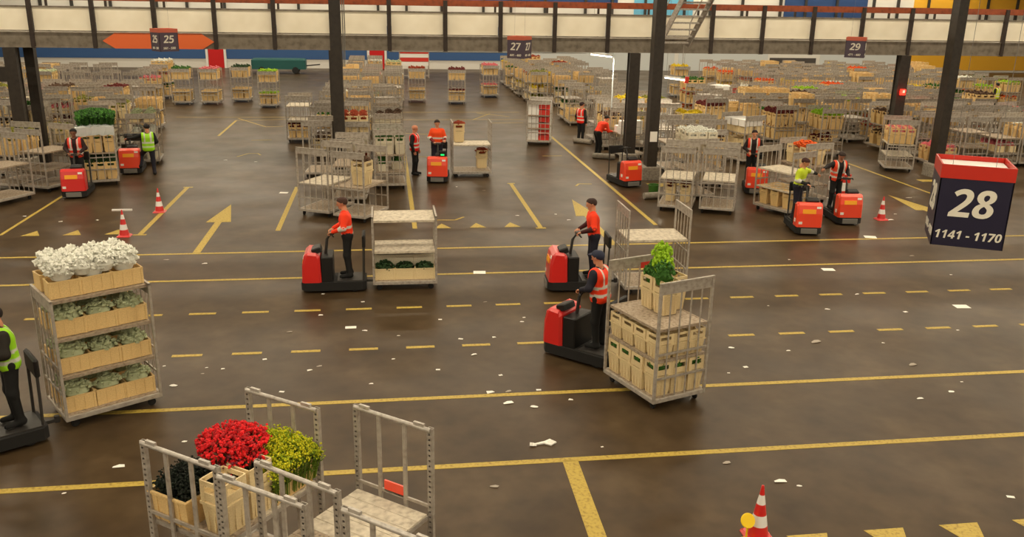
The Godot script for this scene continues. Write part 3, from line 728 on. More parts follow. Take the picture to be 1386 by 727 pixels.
# ================================================================ the scene
func _ready() -> void:
	rng.seed = 2024
	# ---- camera
	var cam := Camera3D.new(); cam.name = "camera"; add_child(cam)
	var yaw := 0.144716; var pit := 0.299603; var rol := 0.017758
	var fy := Vector3(sin(yaw), 0, -cos(yaw)); var r0 := Vector3(cos(yaw), 0, sin(yaw))
	var fw := fy * cos(pit) - Vector3.UP * sin(pit); var u0 := Vector3.UP * cos(pit) + fy * sin(pit)
	cam.transform = Transform3D(Basis(r0 * cos(rol) + u0 * sin(rol), u0 * cos(rol) - r0 * sin(rol), -fw), Vector3(0, 6.2, 0))
	cam.fov = rad_to_deg(2.0 * atan(363.5 / 1192.85)); cam.far = 300.0; cam.current = true
	# ---- environment
	var we := WorldEnvironment.new(); we.name = "environment"; var env := Environment.new(); we.environment = env; add_child(we)
	env.background_mode = Environment.BG_COLOR; env.background_color = Color(0.02, 0.02, 0.02)
	env.tonemap_mode = Environment.TONE_MAPPER_LINEAR; env.tonemap_exposure = 4.2
	env.sdfgi_enabled = true; env.ssao_enabled = true; env.ssil_enabled = true
	make_materials()
	# ---- rows of ceiling strip lamps across the hall
	for i in 10:
		var z := 4.0 - i * 9.0
		var l := thing("ceiling_lamp_row", "long fluorescent strip lamp under the hall ceiling", "lamp", Vector3(12, 9.0, z), 0, "ceiling strip lamps")
		part(l, "housing", keep("lamp_house", func(): return G.new().box(Vector3(0, 0.06, 0), Vector3(84, 0.08, 0.42)).mesh()), M.white)
		part(l, "tube", keep("lamp_tube", func(): return G.new().box(Vector3(0, 0.005, 0), Vector3(84, 0.03, 0.34)).mesh()), M.glow)
		var a := AreaLight3D.new(); a.name = "lamp_light"; a.area_size = Vector2(84, 0.34); a.light_energy = 58.0; a.light_color = Color(1.0, 0.935, 0.82); a.shadow_enabled = true
		a.area_range = 120.0; a.rotation.x = -PI / 2; a.position = Vector3(0, -0.03, 0); l.add_child(a)
	build_hall()
	build_walkway()
	build_markings()
	build_signs()
	build_traffic()
	build_rows()
	build_small()
	unload()

func build_hall() -> void:
	struct("floor", G.new().box(Vector3(12, -0.15, -34), Vector3(100, 0.3, 92)).mesh(), M.floor)
	struct("ceiling", G.new().box(Vector3(12, 9.5, -34), Vector3(100, 0.3, 92)).mesh(), M.white_wall)
	struct("wall_left", G.new().box(Vector3(-38.15, 4.65, -34), Vector3(0.3, 10, 92)).mesh(), M.white_wall)
	struct("wall_right", G.new().box(Vector3(62.15, 4.65, -34), Vector3(0.3, 10, 92)).mesh(), M.white_wall)
	struct("wall_front", G.new().box(Vector3(12, 4.65, 12.15), Vector3(100, 10, 0.3)).mesh(), M.white_wall)
	var w := struct("wall_back", G.new().box(Vector3(12, 4.65, -79.15), Vector3(100, 10, 0.3)).mesh(), M.white_wall)
	# cladding panels of the far wall, each a part
	for q in [[-38, -14.85, 0.75, 3.6, "blue_wall"], [-13.15, -1.45, 0.75, 3.6, "blue_wall"], [0.25, 12.8, 0.75, 3.6, "blue_wall"], [13.2, 26.0, 0.0, 3.4, "pale_wall"], [26.4, 34.9, 0.0, 3.4, "pale_wall"], [35.1, 39.6, 0.0, 1.2, "dark_wall"], [40.0, 48.4, 0.0, 3.4, "pale_wall"], [48.9, 62, 0.2, 3.4, "yellow_wall"], [-38, -20, 3.7, 4.5, "dark_wall"], [22, 27.4, 4.55, 6.9, "sky_blue"], [36, 44, 4.55, 6.9, "deep_blue"], [48.6, 62, 5.4, 7.2, "yellow_wall"], [-10, 20.5, 5.5, 7.2, "deep_blue"]]:
		part(w, "wall_panel", G.new().box(Vector3((q[0] + q[1]) * 0.5, (q[2] + q[3]) * 0.5, -78.97), Vector3(q[1] - q[0], q[3] - q[2], 0.06)).mesh(), M[q[4]])
	for i in 33:
		part(w, "wall_post", keep("wall_post", func(): return G.new().box(Vector3.ZERO, Vector3(0.22, 3.4, 0.2)).mesh()), M.dark_grey, Vector3(-37 + i * 3.0 + (0.6 if i % 3 == 0 else 0.0), 5.4, -78.9))
	# red doors with pale frames
	for q in [[-14.0, 1], [-0.6, 2]]:
		var d := struct("door_%d" % q[1], G.new().box(Vector3(q[0], 1.35, -78.94), Vector3(1.25, 2.7, 0.08)).mesh(), M.door_red, "red door between white posts in the blue wall" if q[1] == 1 else "red door beside striped crates in the blue wall", "door")
		for s in [-1, 1]: part(d, "door_post", G.new().box(Vector3(q[0] + s * 0.74, 1.45, -78.88), Vector3(0.18, 2.9, 0.14)).mesh(), M.white)
	# dark steel columns of the hall
	var cn := ["dark steel column among the trolleys behind the tow-truck drivers", "dark steel column beside the hanging stairs", "dark steel column on a concrete plinth behind the 28 sign"]
	for i in 3:
		var x: float = [-1.55, 9.35, 20.45][i]
		var t := thing("steel_column", cn[i], "column", Vector3(x, 0, -30.3))
		var s := part(t, "shaft", keep("column_shaft", func(): return G.new().box(Vector3(0, 4.65, -0.2), Vector3(0.36, 9.4, 0.03)).box(Vector3(0, 4.65, 0.2), Vector3(0.36, 9.4, 0.03)).box(Vector3(0, 4.65, 0), Vector3(0.03, 9.4, 0.4)).box(Vector3(0.165, 4.65, 0), Vector3(0.02, 9.4, 0.4)).box(Vector3(-0.165, 4.65, 0), Vector3(0.02, 9.4, 0.4)).mesh()), M.column)
		part(t, "plinth", keep("column_plinth", func(): return G.new().cham(Vector3(0, 0.24, 0), Vector3(0.64, 0.48, 0.64), 0.03).mesh()), M.concrete)
		if i == 1: part(s, "notice", G.new().box(Vector3(0, 1.55, 0.22), Vector3(0.26, 0.36, 0.008)).mesh(), M.paper)
		if i == 0:
			part(s, "cable", G.new().tube([Vector3(0.24, 9.2, 0.22), Vector3(0.25, 5.0, 0.24), Vector3(0.22, 3.9, 0.26)], 0.02, 6).tube([Vector3(0.30, 9.2, 0.22), Vector3(0.31, 5.0, 0.24), Vector3(0.27, 3.9, 0.26)], 0.02, 6).mesh(), M.grey)
	# floor lamp and conduits hung below the walkway level
	var rail := solo("conduit", G.new().tube([Vector3(0.2, 4.08, -35.6), Vector3(9.2, 4.08, -35.6)], 0.035, 8).tube([Vector3(9.2, 4.1, -35.6), Vector3(9.2, 1.9, -35.6)], 0.03, 8).mesh(), M.pale_wall, "thin white conduit running below the grey walkway beam", "conduit")
	part(rail, "hanger", G.new().tube([Vector3(1.5, 4.1, -35.6), Vector3(1.5, 4.7, -35.2)], 0.01, 5).tube([Vector3(6.5, 4.1, -35.6), Vector3(6.5, 4.7, -35.2)], 0.01, 5).mesh(), M.grey)
	for q in [[Vector3(8.6, 4.0, -35.3), -0.12, "lit fluorescent tube lamp at the end of the white conduit"], [Vector3(12.0, 3.02, -36.2), -0.28, "lit tilted tube lamp with red end cap in the aisle"]]:
		var t := thing("tube_lamp", q[2], "lamp", q[0], q[1])
		var b := Basis(Vector3(0, 0, 1), -0.10)
		part(t, "housing", G.new().box(Vector3(0, 0.05, 0), Vector3(0.9, 0.06, 0.16), b).mesh(), M.white)
		part(t, "tube", G.new().box(Vector3.ZERO, Vector3(0.84, 0.05, 0.12), b).mesh(), M.glow)
		if q[1] < -0.2: part(t, "end_cap", G.new().box(Vector3(0.50, -0.03, 0), Vector3(0.16, 0.26, 0.18), b).mesh(), M.box_red)
		part(t, "hanger", G.new().tube([Vector3(-0.35, 0.08, 0), Vector3(-0.35, 9.3 - q[0].y, 0)], 0.006, 5).tube([Vector3(0.35, 0.08, 0), Vector3(0.35, 9.3 - q[0].y, 0)], 0.006, 5).mesh(), M.grey)
		var a := AreaLight3D.new(); a.name = "tube_light"; a.area_size = Vector2(0.84, 0.12); a.light_energy = 2.0; a.light_color = Color(1, 0.95, 0.84); a.shadow_enabled = true; a.area_range = 60.0; a.rotation = Vector3(-PI / 2, 0, 0); a.position.y = -0.09; t.add_child(a)
	var ex := solo("warning_light", G.new().box(Vector3(0, 0, 0), Vector3(0.2, 0.22, 0.08)).mesh(), M.red_glow, "small red lit box on the dark walkway support", "light", Vector3(20.2, 2.85, -32.74))
	part(ex, "pale_pictogram", G.new().box(Vector3(0.02, 0.03, 0.045), Vector3(0.09, 0.1, 0.01)).mesh(), M.white)
	var rl := OmniLight3D.new(); rl.name = "warning_glow"; rl.light_energy = 0.05; rl.light_color = Color(1, 0.2, 0.15); rl.light_size = 0.08; rl.omni_range = 60.0; rl.shadow_enabled = true; rl.position.z = 0.12; ex.add_child(rl)

func build_walkway() -> void:
	var t := thing("overhead_walkway", "long overhead walkway with white panels above a grey beam", "walkway", Vector3(0, 0, -33))
	var x0 := -19.84; var n := 28
	part(t, "fascia_beam", G.new().box(Vector3(8, 4.51, 0), Vector3(60, 0.50, 0.16)).box(Vector3(8, 4.27, 0.0), Vector3(60, 0.03, 0.24)).box(Vector3(8, 4.76, 0.0), Vector3(60, 0.03, 0.20)).mesh(), M.beam_grey)
	part(t, "deck", G.new().box(Vector3(8, 4.70, -0.85), Vector3(60, 0.06, 1.7)).box(Vector3(8, 4.51, -1.65), Vector3(60, 0.50, 0.14)).mesh(), M.beam_grey)
	part(t, "handrail", G.new().box(Vector3(8, 5.93, 0.0), Vector3(60, 0.22, 0.10)).mesh(), M.rail_brown)
	part(t, "rear_handrail", G.new().box(Vector3(8, 5.93, -1.6), Vector3(60, 0.1, 0.08)).box(Vector3(8, 5.5, -1.6), Vector3(60, 0.05, 0.05)).mesh(), M.post_dark)
	part(t, "panel_edge", G.new().box(Vector3(8, 5.60, -0.01), Vector3(60, 0.06, 0.07)).mesh(), M.beam_grey)
	for i in n:
		part(t, "post", keep("walk_post", func(): return G.new().box(Vector3(0, 5.13, 0.06), Vector3(0.15, 1.78, 0.10)).mesh()), M.post_dark, Vector3(x0 + i * 2.005, 0, 0))
		part(t, "rear_post", keep("walk_rear_post", func(): return G.new().box(Vector3(0, 5.35, -1.6), Vector3(0.08, 1.2, 0.06)).mesh()), M.post_dark, Vector3(x0 + i * 2.005, 0, 0))
		part(t, "infill_panel", keep("walk_panel", func(): return G.new().box(Vector3(1.0, 5.20, -0.005), Vector3(1.84, 0.74, 0.03)).mesh()), M.panel, Vector3(x0 + i * 2.005, 0, 0))
		part(t, "stiffener", keep("walk_stiff", func(): return G.new().box(Vector3(0, 4.51, 0.10), Vector3(0.13, 0.50, 0.06)).mesh()), M.post_dark, Vector3(x0 + i * 2.005, 0, 0))
	var names := ["dark walkway support at the end of the orange arrow sign", "dark walkway support behind the mid-hall column", "dark walkway support beside the lit tube lamp", "dark walkway support carrying a small red light"]
	for i in 4:
		var x: float = [-12.6, -1.75, 9.3, 20.2][i]
		var s := thing("walkway_support", names[i], "column", Vector3(x, 0, -33.0))
		part(s, "shaft", keep("support_shaft", func(): return G.new().box(Vector3(0, 2.35, -0.17), Vector3(0.40, 3.8, 0.03)).box(Vector3(0, 2.35, 0.17), Vector3(0.40, 3.8, 0.03)).box(Vector3(0, 2.35, 0), Vector3(0.34, 3.8, 0.32)).mesh()), M.column)
		part(s, "plinth", keep("support_plinth", func(): return G.new().cham(Vector3(0, 0.24, 0), Vector3(0.6, 0.48, 0.6), 0.03).mesh()), M.concrete)
		if i == 0:
			part(s, "rear_shaft", G.new().box(Vector3(0, 2.12, -1.65), Vector3(0.34, 4.24, 0.3)).mesh(), M.column)
			part(s, "brace", G.new().box(Vector3(-1.5, 3.35, 0), Vector3(2.7, 0.5, 0.14)).mesh(), M.column)
	# hanging stairs
	var st := thing("hanging_stairs", "grey steel stairs hanging beside the dark column", "stairs", Vector3(10.55, 4.6, -32.3))
	var rise := Vector3(0.62, 1.9, 0.9)
	for s in [-1, 1]:
		var sg := part(st, "stringer", G.new().bar(Vector3(s * 0.54, -0.05, 0.0), Vector3(s * 0.54, 0, 0) + rise, 0.05, 0.2).mesh(), M.steel)
		part(sg, "side_rail", G.new().tube([Vector3(s * 0.60, 0.75, -0.02), Vector3(s * 0.60, 0.9, 0) + rise * 0.9], 0.022, 8).tube([Vector3(s * 0.60, 0.05, 0.02), Vector3(s * 0.60, 0.75, -0.02)], 0.022, 8).mesh(), M.steel)
	for i in 8:
		part(st, "tread", keep("tread", func(): return G.new().box(Vector3.ZERO, Vector3(1.04, 0.06, 0.24)).mesh()), M.steel_bright, rise * ((i + 0.3) / 8.0))
	part(st, "landing", G.new().box(rise + Vector3(-0.3, 0.0, 0.65), Vector3(1.9, 0.08, 1.3)).mesh(), M.steel)
	part(st, "suspension", G.new().tube([Vector3(-0.42, 0, 0), Vector3(-0.42, -0.75, 0)], 0.012, 6).tube([Vector3(0.42, 0, 0), Vector3(0.42, -0.75, 0)], 0.012, 6).mesh(), M.steel)

func flat(poly: Array, y := 0.004) -> Mesh:
	# floor paint: polygon given as [x, z] pairs
	var p := []
	for q in poly: p.append(Vector2(q[0], -q[1]))
	var area := 0.0
	for i in p.size(): area += p[i].cross(p[(i + 1) % p.size()])
	if area < 0.0: p.reverse()
	return G.new().prism(p, 0.0, y, Transform3D(Basis(Vector3.RIGHT, -PI / 2), Vector3.ZERO)).mesh()

func strip(a: Vector2, b: Vector2, w: float) -> Mesh:
	var s := (b - a).normalized().orthogonal() * w * 0.5
	return flat([[a.x + s.x, a.y + s.y], [b.x + s.x, b.y + s.y], [b.x - s.x, b.y - s.y], [a.x - s.x, a.y - s.y]])

func build_markings() -> void:
	var f := get_node("floor")
	for q in [[-10.79, 0.115, "yellow_paint"], [-12.97, 0.11, "yellow_paint"], [-19.55, 0.10, "yellow_paint"], [-21.75, 0.10, "yellow_paint"]]:
		part(f, "painted_line", strip(Vector2(-36, q[0]), Vector2(60, q[0]), q[1]), M[q[2]])
	for i in 34:
		part(f, "painted_dash", keep("dash", func(): return strip(Vector2(0, 0), Vector2(0.52, 0), 0.10)), M.yellow_paint, Vector3(-10.05 + i * 1.032, 0, -15.15))
		part(f, "painted_dash", cache["dash"], M.yellow_paint, Vector3(-10.19 + i * 1.032, 0, -17.33))
	part(f, "painted_line", strip(Vector2(2.44, -10.78), Vector2(2.36, -7.0), 0.22), M.yellow_paint)
	for q in [[-10.05, -23.9, -33.0, "yellow_paint", 0.09], [-6.52, -23.72, -29.75, "yellow_paint", 0.13], [-2.98, -23.85, -29.6, "yellow_paint", 0.13], [0.73, -23.8, -46.0, "yellow_paint", 0.13], [4.24, -23.62, -29.72, "yellow_paint", 0.13], [7.6, -23.7, -46.0, "yellow_paint", 0.12], [-7.43, -40.9, -46.0, "yellow_paint", 0.11], [18.4, -27.0, -33.0, "yellow_paint", 0.09]]:
		part(f, "painted_line", strip(Vector2(q[0], q[1]), Vector2(q[0], q[2]), q[4]), M[q[3]])
	for q in [[-6.52, -23.68, 0.34], [-6.50, -29.75, 0.30], [4.24, -23.60, 0.28], [4.25, -29.75, 0.26]]:
		part(f, "painted_line", strip(Vector2(q[0] - q[2] * 0.5, q[1]), Vector2(q[0] + q[2] * 0.5, q[1]), 0.12), M.yellow_paint)
	# give-way triangles
	for x in [-9.28, -8.25, -7.2, 1.5, 2.48, 3.46]:
		part(f, "painted_triangle", keep("tri", func(): return flat([[-0.23, 0.16], [0.23, 0.16], [0.0, -0.36]])), M.yellow_paint, Vector3(x, 0, -23.94))
	for x in [4.95, 5.95, 6.95, 7.95]:
		part(f, "painted_triangle", keep("tri2", func(): return flat([[-0.26, -0.17], [0.26, -0.17], [0.0, 0.5]])), M.yellow_paint, Vector3(x, 0, -8.52))
	# lane arrows
	for q in [[-4.72, "yellow_paint"], [5.86, "yellow_paint"], [16.75, "yellow_paint"]]:
		part(f, "painted_arrow", keep("arrow", func(): return flat([[-0.09, 0], [0.09, 0], [0.09, -3.1], [0.34, -3.1], [0.0, -5.3], [-0.34, -3.1], [-0.09, -3.1]])), M[q[1]], Vector3(q[0], 0, -21.82))
	# thin pale cross lines and loops further back
	for q in [[-0.0, -49.2, 7.4, -49.2], [0.74, -46.15, 7.2, -46.15], [-10.6, -47.2, -4.6, -47.2], [-7.45, -46.8, -5.7, -43.7], [-5.7, -43.7, -4.9, -43.9], [-7.45, -46.0, -5.0, -46.4], [-5.83, -39.6, -4.97, -39.7], [-5.81, -35.5, -5.48, -36.2], [-5.48, -36.2, -5.1, -36.2], [-5.1, -36.2, -4.95, -35.8], [6.3, -35.15, 7.1, -35.15], [6.43, -29.2, 6.6, -29.55], [6.6, -29.55, 7.05, -29.5], [1.4, -24.72, 1.92, -24.7], [1.92, -24.7, 2.2, -25.05], [4.5, -46.1, 5.7, -48.6], [5.0, -48.9, 6.6, -47.3], [5.4, -44.9, 7.0, -44.95], [0.8, -41.5, 2.3, -41.0], [1.2, -35.2, 2.6, -35.0]]:
		part(f, "painted_line", strip(Vector2(q[0], q[1]), Vector2(q[2], q[3]), 0.07), M.yellow_paint)
	part(f, "painted_patch", flat([[9.0, -29.5], [10.4, -29.4], [10.4, -29.0], [9.0, -28.9]]), M.yellow_paint)
	part(f, "painted_patch", flat([[19.3, -29.6], [20.2, -29.5], [20.1, -29.2], [19.3, -29.2]]), M.yellow_paint)

func build_signs() -> void:
	sign_box("large dark blue hanging sign numbered 28 with red top band", Vector3(6.08, 3.79, -8.35), -0.486, 0.68, 0.85, "28", "1141 - 1170", false)
	sign_box("small hanging sign numbered 25 before the orange arrow board", Vector3(-6.95, 4.33, -30.4), 0.66, 0.62, 0.70, "25", "561 - 590", true)
	sign_box("small hanging sign numbered 27 below the walkway panels", Vector3(4.55, 4.20, -30.4), -0.58, 0.62, 0.72, "27", "441 - 460", true)
	sign_box("small hanging sign numbered 29 in front of the grey beam", Vector3(16.7, 4.32, -30.4), -0.56, 0.66, 0.70, "29", "471 - 480", true)
	var t := thing("arrow_board", "long orange double-arrow board on the walkway beam", "sign", Vector3(-7.7, 4.5, -32.872))
	part(t, "board", G.new().prism([Vector2(-1.85, 0), Vector2(-1.45, -0.25), Vector2(1.45, -0.25), Vector2(1.85, 0), Vector2(1.45, 0.25), Vector2(-1.45, 0.25)], 0, 0.03).mesh(), M.sign_orange)
	part(t, "border", G.new().box(Vector3(0, 0.265, 0.015), Vector3(2.9, 0.03, 0.04)).mesh(), M.rail_brown)

func build_traffic() -> void:
	var orange := Color(0.97, 0.24, 0.07); var hi_green := Color(0.62, 0.88, 0.12); var black := Color(0.075, 0.07, 0.075); var navy := Color(0.10, 0.11, 0.16); var dark := Color(0.12, 0.09, 0.08)
	var c: Node3D
	# --- far left edge: green-vest driver pulling four tiers of crates
	truck("tow truck driven by the green-vest driver before the white flowers", Vector3(-5.62, 0, -12.02), 2.14, "red")
	person("driver in a green vest towing the tall crates of white flowers", Vector3(-5.30, 0.26, -12.22), 2.14, "drive", {jacket = dark, legs = black, vest = hi_green, hair = Color(0.12, 0.08, 0.06)})
	c = cart("tall trolley with four tiers of cream crates and white flowers", "", -4.42, -13.22, -0.99, [0.80, 1.38, 1.96], 2.0)
	for i in 4:
		var y: float = [0.218, 0.826, 1.406, 1.986][i]
		tier(c, "flower_crate", y, 2, 3, "tan", "on tier %s of the four-tier trolley" % ["one", "two", "three", "four"][i], "white" if i == 3 else "pale_green", 0.02 if i < 3 else 0.10, 0.0, 0.004)
	tier_extra(c, 2.22)
	# --- driver in the orange jacket, trolley with one tier of crates
	truck("red tow truck pulling the trolley with one row of crates", Vector3(-1.20, 0, -18.75), PI / 2, "red")
	person("driver in an orange jacket on the truck towing one crate row", Vector3(-0.88, 0.26, -18.75), PI / 2, "drive", {jacket = orange, legs = black, hair = Color(0.25, 0.14, 0.09), striped = true})
	c = cart("trolley with two empty shelves above one row of crates", "", 0.34, -18.95, PI / 2, [0.86, 1.55], 1.66, true)
	tier(c, "flower_crate", 0.218, 2, 3, "cream", "below the two empty shelves", "deep_green", -0.03, 0.0, 0.004)
	tier(c, "flower_crate", 0.47, 1, 3, "pale_crate", "stacked below the two empty shelves", "", 0, 0, 0.004)
	# --- two trucks side by side at the centre right
	truck("red tow truck beside the one with a stacked bucket trolley", Vector3(4.12, 0, -18.3), PI / 2 - 0.05, "red")
	person("driver in a plain orange jacket behind the blue-capped driver", Vector3(4.48, 0.26, -18.3), PI / 2 - 0.05, "drive", {jacket = orange, legs = navy, hair = Color(0.20, 0.13, 0.09), cuff = Color(0.25, 0.05, 0.06)})
	c = cart("nearly empty trolley with one pale shelf above the road", "", 5.75, -18.15, PI / 2, [1.22], 1.9, true)
	truck("red tow truck turning with the stacked bucket trolley", Vector3(3.42, 0, -14.42), 0.80, "red")
	person("driver with blue cap and crossed orange vest seen from behind", Vector3(3.64, 0.26, -14.20), 0.80, "drive", {jacket = navy, legs = black, vest = orange, hair = Color(0.12, 0.14, 0.22), hat = true})
	c = cart("full trolley of cream buckets with greens on top", "", 4.27, -12.91, 0.35, [0.82, 1.34], 2.12)
	part(c, "red_tag", G.new().box(Vector3(0.22, 1.96, -CL * 0.5 + 0.0), Vector3(0.22, 0.10, 0.06)).mesh(), M.box_red)
	tier(c, "flower_bucket", 0.218, 3, 4, "cream", "on the bottom tier of the full trolley", "green", -0.04)
	for i in 3:
		for k in 4:
			var xf := Transform3D(c.transform.basis.scaled(Vector3(1, 0.72, 1)), c.transform * Vector3((i - 1) * 0.31, 0.845, (k - 1.5) * 0.33))
			put("flower_bucket", "cream", xf, "low cream flower bucket on the middle tier of the full trolley", "low buckets on the full trolley")
	for q in [[0.1, -0.28], [0.1, 0.05], [0.36, -0.1]]:
		var xf := Transform3D(c.transform.basis, c.transform * Vector3(q[0], 1.365, q[1]))
		put("flower_bucket", "cream", xf, "cream flower bucket on the top shelf of the full trolley", "buckets on top of the full trolley")
	for q in [[0.1, 0.62, -0.28, 0.16], [0.14, 0.80, -0.12, 0.18], [0.05, 0.70, 0.02, 0.14], [0.2, 0.92, -0.25, 0.15]]:
		put("flower_bunch", "lime" if q[1] > 0.75 else "green", Transform3D(Basis.from_scale(Vector3(1.1, 1.5, 1.1)), c.transform * Vector3(q[0], 1.365 + q[1] - 0.1, q[2])), "%s leafy greens rising from the full trolley's top buckets" % ("lime" if q[1] > 0.75 else "deep green"), "%s greens on the full trolley" % ("lime" if q[1] > 0.75 else "deep"))
	# --- man talking to a driver in the middle aisle
	person("bald man in a red-orange vest standing in the aisle", Vector3(1.0, 0, -31.5), -PI / 2 - 0.35, "stand", {jacket = Color(0.10, 0.07, 0.08), legs = black, vest = Color(0.92, 0.13, 0.08), skin = Color(0.78, 0.52, 0.40)})
	truck("orange tow truck with a green-lit display in the aisle", Vector3(1.78, 0, -30.55), PI - 0.12, "orange_red", {screen = true, flag = true})
	person("driver in an orange jacket and dark beanie in the aisle", Vector3(1.78, 0.26, -30.95), PI - 0.2, "talk", {jacket = Color(0.96, 0.30, 0.08), legs = navy, hair = Color(0.13, 0.07, 0.07), striped = true, cuff = Color(0.45, 0.08, 0.07)})
	c = cart("trolley with one shelf and two rust flower buckets", "", 3.0, -31.35, PI / 2, [1.15], 1.95, true)
	for q in [[0.22, 1.18, -0.42, "upper"], [0.3, 0.218, 0.42, "lower"]]:
		var xf := Transform3D(c.transform.basis.scaled(Vector3(1.25, 1.15, 1.25)), c.transform * Vector3(q[0], q[1], q[2]))
		put("flower_bucket", "cream", xf, "cream flower bucket on the %s level beside the beanie driver" % q[3], "")
		var fx := Transform3D(Basis.from_scale(Vector3(1.5, 0.8, 1.5)), xf.origin + Vector3(0, 0.60, 0))
		put("flower_bunch", "rust", fx, "rust coloured flowers on the %s bucket beside the beanie driver" % q[3], "")
	# --- left aisle edge
	truck("red tow truck parked by the green plants trolley", Vector3(-9.62, 0, -28.85), PI + 0.1, "red")
	person("driver in dark clothes and open orange vest by green plants", Vector3(-9.66, 0.26, -29.2), PI + 0.1, "drive", {jacket = Color(0.16, 0.07, 0.06), legs = black, vest = Color(0.93, 0.25, 0.16), open = 0.06, hair = Color(0.06, 0.05, 0.05), skin = Color(0.50, 0.33, 0.25)})
	c = cart("trolley of tan buckets with dense green plants on top", "", -9.45, -30.75, 0.28, [1.08], 1.95)
	tier(c, "flower_bucket", 0.218, 3, 4, "tan", "on the lower tier of the green plants trolley", "deep_green", 0.02)
	tier(c, "flower_bucket", 1.105, 3, 4, "tan", "on the upper tier of the green plants trolley", "green", 0.05)
	flower_mass("dense feathery green plants topping the tan bucket trolley", "plants", Transform3D(c.transform.basis, c.transform * Vector3(0, 1.66, -0.15)), 900, Vector2(0.50, 0.62), 0.0, 0.72, [Color(0.17, 0.36, 0.07), Color(0.24, 0.46, 0.10), Color(0.12, 0.28, 0.06)], Color(0.18, 0.36, 0.08), 0.030, 12, 0.05)
	var film := solo("plastic_film", dome_film(), M.film, "clear plastic film draped over the tan buckets by the driver", "film", c.transform * Vector3(-0.05, 1.98, 0.56), 0.28)
	film.scale = Vector3(1, 1, 1)
	truck("orange tow truck behind the man stepping up in a green vest", Vector3(-8.95, 0, -32.65), PI + 0.12, "orange_red")
	person("man in a bright green vest stepping up beside a trolley", Vector3(-8.18, 0, -31.95), 0.25, "step", {jacket = black, legs = navy, vest = hi_green, hair = Color(0.10, 0.07, 0.06)})
	c = cart("trolley with off-white tubs behind the green-vest man", "", -8.9, -34.45, 0.12, [0.95, 1.55], 1.9)
	tier(c, "flower_crate", 0.218, 2, 3, "pale_crate", "on the low tier behind the green-vest man")
	tier(c, "flower_crate", 0.98, 2, 3, "pale_crate", "on the middle tier behind the green-vest man", "white")
	tier(c, "flower_crate", 1.58, 2, 3, "cream", "on the high tier behind the green-vest man", "pale_green")
	# --- aisle beyond the 27 sign
	c = cart("trolley stacked with white and red boxes in the open aisle", "", 6.72, -38.45, -0.25, [0.72, 1.28], 1.95)
	boxes(c, [0.218, 0.745, 1.305], "on the aisle trolley below the 27 sign")
	c = cart("trolley stacked with white and red boxes beside the red driver", "", 17.7, -45.3, 0.75, [0.78, 1.36], 2.0)
	boxes(c, [0.218, 0.805, 1.385], "on the trolley beside the red driver")
	truck("dark tow truck hitched beside the white and red boxes", Vector3(18.7, 0, -43.6), -2.2, "red")
	person("driver in a red jacket beside white and red boxes", Vector3(18.5, 0.26, -43.9), -2.2, "drive", {jacket = Color(0.62, 0.08, 0.07), legs = black, hair = Color(0.1, 0.06, 0.05), cell = 0.026})
	# --- workers along the right-hand row
	person("worker in an orange vest turned to the bucket trolleys", Vector3(8.62, 0, -38.6), -0.9, "stand", {jacket = dark, legs = black, vest = Color(0.95, 0.14, 0.06), hair = Color(0.16, 0.08, 0.06), cell = 0.024})
	person("worker in an orange jacket leaning over a trolley of boxes", Vector3(8.62, 0, -35.2), -1.2, "lean", {jacket = Color(0.95, 0.22, 0.06), legs = black, hair = Color(0.15, 0.09, 0.07), cell = 0.024})
	c = cart("trolley of white boxes beside the leaning worker", "", 9.75, -35.0, 0.1, [0.95], 1.9)
	for q in [[-0.25, 0.98, 0.35], [0.22, 0.98, 0.35], [-0.25, 1.245, 0.35], [0.22, 1.245, 0.35], [-0.2, 0.98, -0.2]]:
		put("carton", "white", Transform3D(c.transform.basis, c.transform * Vector3(q[0], q[1], q[2])), "white box stacked beside the leaning worker", "white boxes by the leaning worker")
	truck("unmanned orange tow truck with black backrest by the column", Vector3(8.18, 0, -29.45), PI + 0.25, "orange_red")
	# --- two drivers on the right
	truck("orange tow truck of the driver in the yellow-green jacket", Vector3(11.62, 0, -22.85), PI - 0.18, "orange_red")
	person("driver in a yellow-green jacket on an orange tow truck", Vector3(11.55, 0.26, -23.2), PI + 0.75, "reach", {jacket = Color(0.76, 0.84, 0.16), legs = navy, hair = Color(0.22, 0.10, 0.06), striped = true, cuff = Color(0.10, 0.10, 0.10)})
	truck("orange tow truck of the driver dressed in black", Vector3(13.32, 0, -23.85), PI - 0.12, "orange_red", {no_back = true})
	person("driver in black with an open orange vest looking down", Vector3(13.25, 0.26, -24.25), PI + 0.05, "reach_right", {jacket = Color(0.09, 0.07, 0.07), legs = black, vest = Color(0.95, 0.28, 0.15), open = 0.075, hair = Color(0.18, 0.13, 0.10), skin = Color(0.62, 0.42, 0.32)})
	c = cart("trolley with tan crates behind the yellow-green driver", "", 12.0, -25.05, 0.42, [0.75, 1.30], 1.95, true)
	tier(c, "flower_bucket", 0.218, 2, 3, "tan", "low down behind the yellow-green driver", "")
	c = cart("trolley with an orange flower bowl behind the drivers", "", 13.35, -26.6, 0.2, [0.6, 1.2], 1.95)
	tier(c, "flower_bucket", 1.225, 2, 2, "cream", "below the orange flower bowl", "")
	put("flower_bunch", "orange", Transform3D(Basis.from_scale(Vector3(2.3, 1.0, 2.3)), c.transform * Vector3(-0.1, 1.80, 0.1)), "broad orange flowers above the two drivers' trolleys", "")
	for i in 5:
		put("carton", "box_red" if i % 2 else "white", Transform3D(Basis(), Vector3(14.05 + (i % 2) * 0.1, 0.0 + 0.262 * i, -25.6)), "%s box in the stack behind the black-clad driver" % ("red" if i % 2 else "white"), "%s boxes behind the black-clad driver" % ("red" if i % 2 else "white"))
